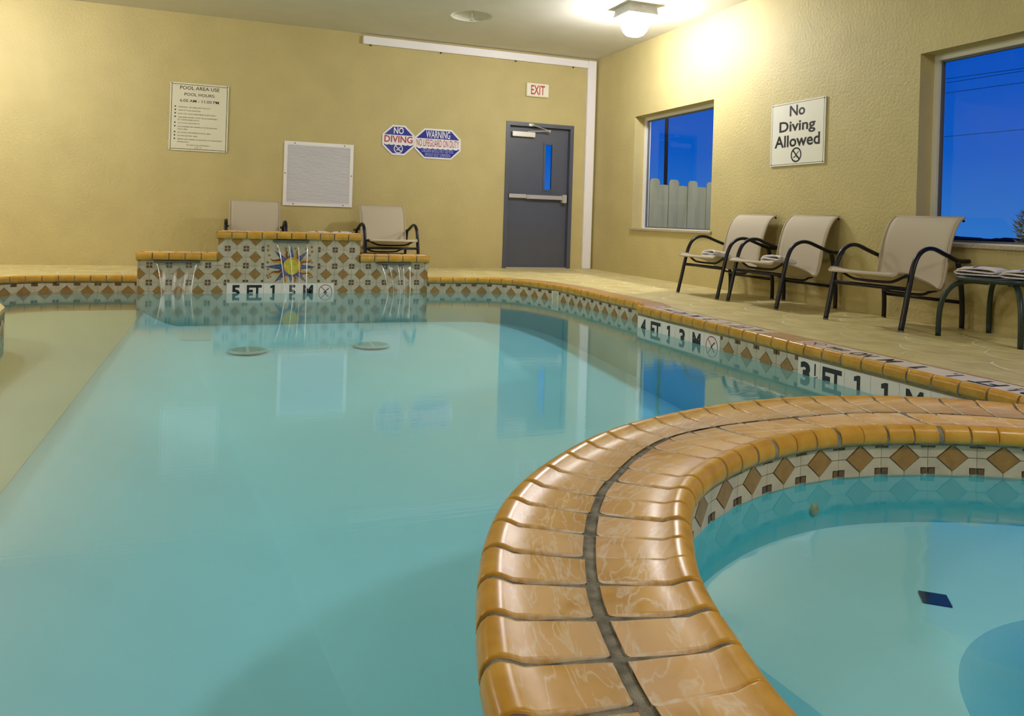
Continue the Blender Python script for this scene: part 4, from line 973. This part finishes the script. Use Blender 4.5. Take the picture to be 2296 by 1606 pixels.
# ------------------------------------------------------------ side tables
def make_table(label, x, y, rz, h=.415):
    t = thing('side_table', label, 'table', group='low green side tables')
    hx, hy = .235, .235; b = B(); n_ = 32; prof = [(1.0, -.030), (1.03, -.02), (1.03, -.006), (1.0, 0), (.93, -.001), (.90, -.004), (.0001, -.004)]
    vs = []
    for k, z in prof+[(.98, -.034)]:
        for j in range(n_):
            a = 2*PI*j/n_; c_, s_ = math.cos(a), math.sin(a); q_ = (abs(c_)**4+abs(s_)**4)**(-.25); vs.append((hx*c_*q_*k, hy*s_*q_*k, h+z))
    K = len(prof); order = [K]+list(range(K))
    fs = [(order[i]*n_+j, order[i]*n_+(j+1) % n_, order[i+1]*n_+(j+1) % n_, order[i+1]*n_+j) for i in range(K) for j in range(n_)]+[tuple(range(K*n_, K*n_+n_))[::-1]]
    b.add(vs, fs); b.build('table_top', M_green, t, True, local=True)
    for sx in (-1, 1):
        for sy in (-1, 1):
            pts = sm([(sx*.265, sy*.275, 0), (sx*.262, sy*.272, .16), (sx*.245, sy*.255, .27), (sx*.205, sy*.215, .35), (sx*.14, sy*.15, .382), (sx*.06, sy*.07, .378)], 5)
            B().tube(pts, .019, .017, n=10).build('leg', M_green, t, True, local=True)
    t.location = (x, y, 0); t.rotation_euler = (0, 0, math.radians(rz)); return t
tb = make_table('low dark green side table with arched legs beside the rightmost chair', -.27, -6.62, 4)
t2 = copy_tree(tb); t2.location = (-3.90, -.62, .028); t2.rotation_euler = (0, 0, 0); t2['label'] = 'low dark green side table between the two chairs behind the fountain'
t2.location.z = 0
# ------------------------------------------------------------ folded towels
def make_towel(label, group='folded white pool towels'):
    t = thing('folded_towel', label, 'towel', group=group); L_, Wt, th = .27, .19, .013
    path = []
    lay = [(.13, .008), (-.125, .010)]
    pts = [(.13, .010), (.0, .009), (-.115, .010), (-.134, .019), (-.115, .029), (0, .028), (.10, .027), (.122, .036), (.10, .045), (0, .048), (-.10, .043), (-.12, .034)]
    cv = crom([(a, b_, 0) for a, b_ in pts], 5); vs = []; ny = 9; K = len(cv); rnd = random.Random(4)
    for i, p in enumerate(cv):
        tg = (cv[min(i+1, K-1)]-cv[max(i-1, 0)]).normalized(); nr = Vector((-tg.y, tg.x, 0))
        for sd in (-1, 1):
            for j in range(ny+1):
                u = j/ny*2-1; wv = .004*math.sin(u*5+i*.3)+.003*math.sin(u*11+i*.12); puff = 1-.35*abs(u)**3; q_ = p+nr*sd*th/2.2*puff
                vs.append((q_.x+.006*math.sin(i*.5)*u, u*Wt/2*(1+.03*math.sin(i*.35)), max(.001, q_.y*(1-.18*u*u*.6)+wv*(.4+q_.y*12)*.5+.001)))
    R_ = 2*(ny+1); fs = []
    for i in range(K-1):
        for j in range(ny):
            a = i*R_+j; fs.append((a, a+R_, a+R_+1, a+1)); a += ny+1; fs.append((a, a+1, a+R_+1, a+R_))
        a = i*R_; fs.append((a, a+ny+1, a+R_+ny+1, a+R_)); a = i*R_+ny; fs.append((a, a+R_, a+R_+ny+1, a+ny+1))
    for i in (0, K-1):
        for j in range(ny): a = i*R_+j; fs.append((a, a+1, a+ny+2, a+ny+1) if i == 0 else (a, a+ny+1, a+ny+2, a+1))
    mesh('terry_cloth', vs, fs, M_towel, t, True, True)
    # woven navy stripe on the top fold, following the cloth
    st = []; rows_ = [i for i in range(K) if cv[i].y > .034 and -.045 < cv[i].x < .0]
    for i in rows_:
        for j in range(ny+1):
            v = Vector(vs[i*R_+ny+1+j]); v2 = Vector(vs[i*R_+j]); hi = v if v.z > v2.z else v2; st.append((hi.x, hi.y*1.01, hi.z+.0012))
    m_ = len(rows_); mesh('stripe', st, [(i*(ny+1)+j, i*(ny+1)+j+1, (i+1)*(ny+1)+j+1, (i+1)*(ny+1)+j) for i in range(m_-1) for j in range(ny)], M_stripe, t, True, True)
    return t
tw = make_towel('folded white towel with navy stripe on the seat nearest the small window')
def seat(o, rz, tilt): o.rotation_euler = (Matrix.Rotation(math.radians(tilt), 3, 'Y') @ Matrix.Rotation(math.radians(rz), 3, 'Z')).to_euler()
tw.location = (-.53, -3.80, .366); seat(tw, -100, 13); tw.scale = (1, 1, 1.5)
for x, y, z, rz, lb, rx in ((-.50, -4.68, .364, -95, 'folded white towel with a navy stripe on the seat of the middle wall chair', 13), (-.29, -6.475, .412, -80, 'folded white towel on the right green table, the left one of two', 0), (-.28, -6.80, .412, -88, 'folded white towel with stripe on the right green table, the right one of two', 0), (-4.03, -.66, .412, 8, 'folded white towel on the table behind the fountain, the left one of two', 0), (-3.74, -.60, .412, -6, 'folded white towel on the table behind the fountain, the right one of two', 0)):
    c_ = copy_tree(tw); c_.location = (x, y, z); c_['label'] = lb; seat(c_, rz, rx); c_.scale = (1, 1, 1.5 if rx else 1.2)
# ------------------------------------------------------------ outside the windows
B().box(.24, 120, -60, 90, -.75, -.6).build('ground', M_soil)['kind'] = 'structure'
B().box(-2.5, .24, .24, 10, -.12, -.02).build('ground', M_soil)['kind'] = 'structure'
fe = thing('garden_fence', 'weathered grey-green board fence outside the small window', 'fence', (2.4, 1.5, -.6))
r = random.Random(9); x = 1.27; i = 0; pw = .196
while x < 4.6:
    top = 1.50 if i % 2 else 1.40; top -= .012*(x-1.3)
    yy = 1.50+(0 if i % 2 else .02); w_ = pw+.004; c = .03 if i % 2 else .012
    poly = [(x, -.6), (x+w_, -.6), (x+w_, top-c*1.6), (x+w_-c, top-.006), (x+w_/2, top), (x+c, top-.006), (x, top-c*1.6)]
    B().prism(poly, lambda a, b_, d: (a, yy+d, b_), 0, .018).build('board', M_fence, fe); x += pw; i += 1
B().box(1.3, 4.6, 1.55, 1.59, .9, 1.0).build('rail', M_fence, fe)
pl_ = B().tube([(6.25, 8, -.6), (6.2, 8, 4.2), (6.16, 8, 9)], .05, n=14).build('utility_pole', M_wood, None, True); tag(pl_, 'slim brown wooden utility pole beyond the board fence', 'pole')
r = random.Random(8)
b = B(); y = 10.0
prof = []
while y < 60: prof.append((y, .34+r.uniform(-.05, .09)+.15*max(0, math.sin(y*.9))*.4)); y += .35
vs = []; 
for j, (yy, zt) in enumerate(prof): vs += [(50, yy, -.7), (49.2, yy, zt*.6), (50, yy, zt), (52, yy, zt-.05), (53, yy, -.7)]
b.add(vs, [(j*5+k, (j+1)*5+k, (j+1)*5+k+1, j*5+k+1) for j in range(len(prof)-1) for k in range(4)])
tag(b.build('distant_treeline', M_leafd), 'low dark treeline on the horizon beyond the large window', 'treeline', kind='stuff')
def conifer(name, label, x, y, zb, zt, rad_, seed):
    t = thing(name, label, 'tree', (x, y, zb)); r = random.Random(seed)
    B().tube([(x, y, zb), (x, y, zt-.1)], .03, n=8, taper=lambda s: 1-.7*s).build('trunk', M_bark, t)
    b = B(); N = 2600
    for i in range(N):
        s = r.random(); z = zb+.25+(zt-zb-.25)*s; rr = rad_*(1-s*.75)*math.sqrt(r.random())*(1+.25*math.sin(z*17)); a = r.uniform(0, 2*PI); c_ = Vector((x+rr*math.cos(a), y+rr*math.sin(a), z))
        d = Vector((math.cos(a)+r.uniform(-.5, .5), math.sin(a)+r.uniform(-.5, .5), r.uniform(.1, 1.1))).normalized(); e_ = d.cross(Vector((r.random(), r.random(), r.random()))).normalized()*.006; l_ = r.uniform(.04, .085)
        b.add([c_-e_, c_+e_, c_+d*l_], [(0, 1, 2)])
    o = b.build('foliage', M_leaf, t); o['kind'] = 'stuff'
conifer('conifer_shrub', 'bushy yellow-green conifer shrub seen at the right of the large window', 4.0, -3.78, -.6, .98, .42, 3)
for i, (z0_, z1_, n_) in enumerate(((8.55, 8.43, 2), (8.02, 7.88, 1), (5.73, 5.66, 1))):
    for k in range(n_):
        o = B().tube([(30, 24, z0_+.1+k*.25), (30, 19.8, z0_+k*.22-.04), (30, 15, z1_+k*.12), (30, 9, z1_-.1+k*.05)], .012, n=6).build('power_line', M_dark)
        tag(o, ['thin dark power line high in the large window, %s of a close pair' % ('lower', 'upper')[k], 'thin dark power line just below the close pair in the large window view', 'lowest thin dark power line in the large window view'][i], 'cable')
# outdoor security light that catches the fence boards and shrub
la = bpy.data.lights.new('outdoor_light', 'POINT'); la.energy = 420; la.color = (1, .92, .72); la.shadow_soft_size = .1
lo = bpy.data.objects.new('outdoor_light', la); C.objects.link(lo); lo.location = (2.2, -1.9, 2.9)
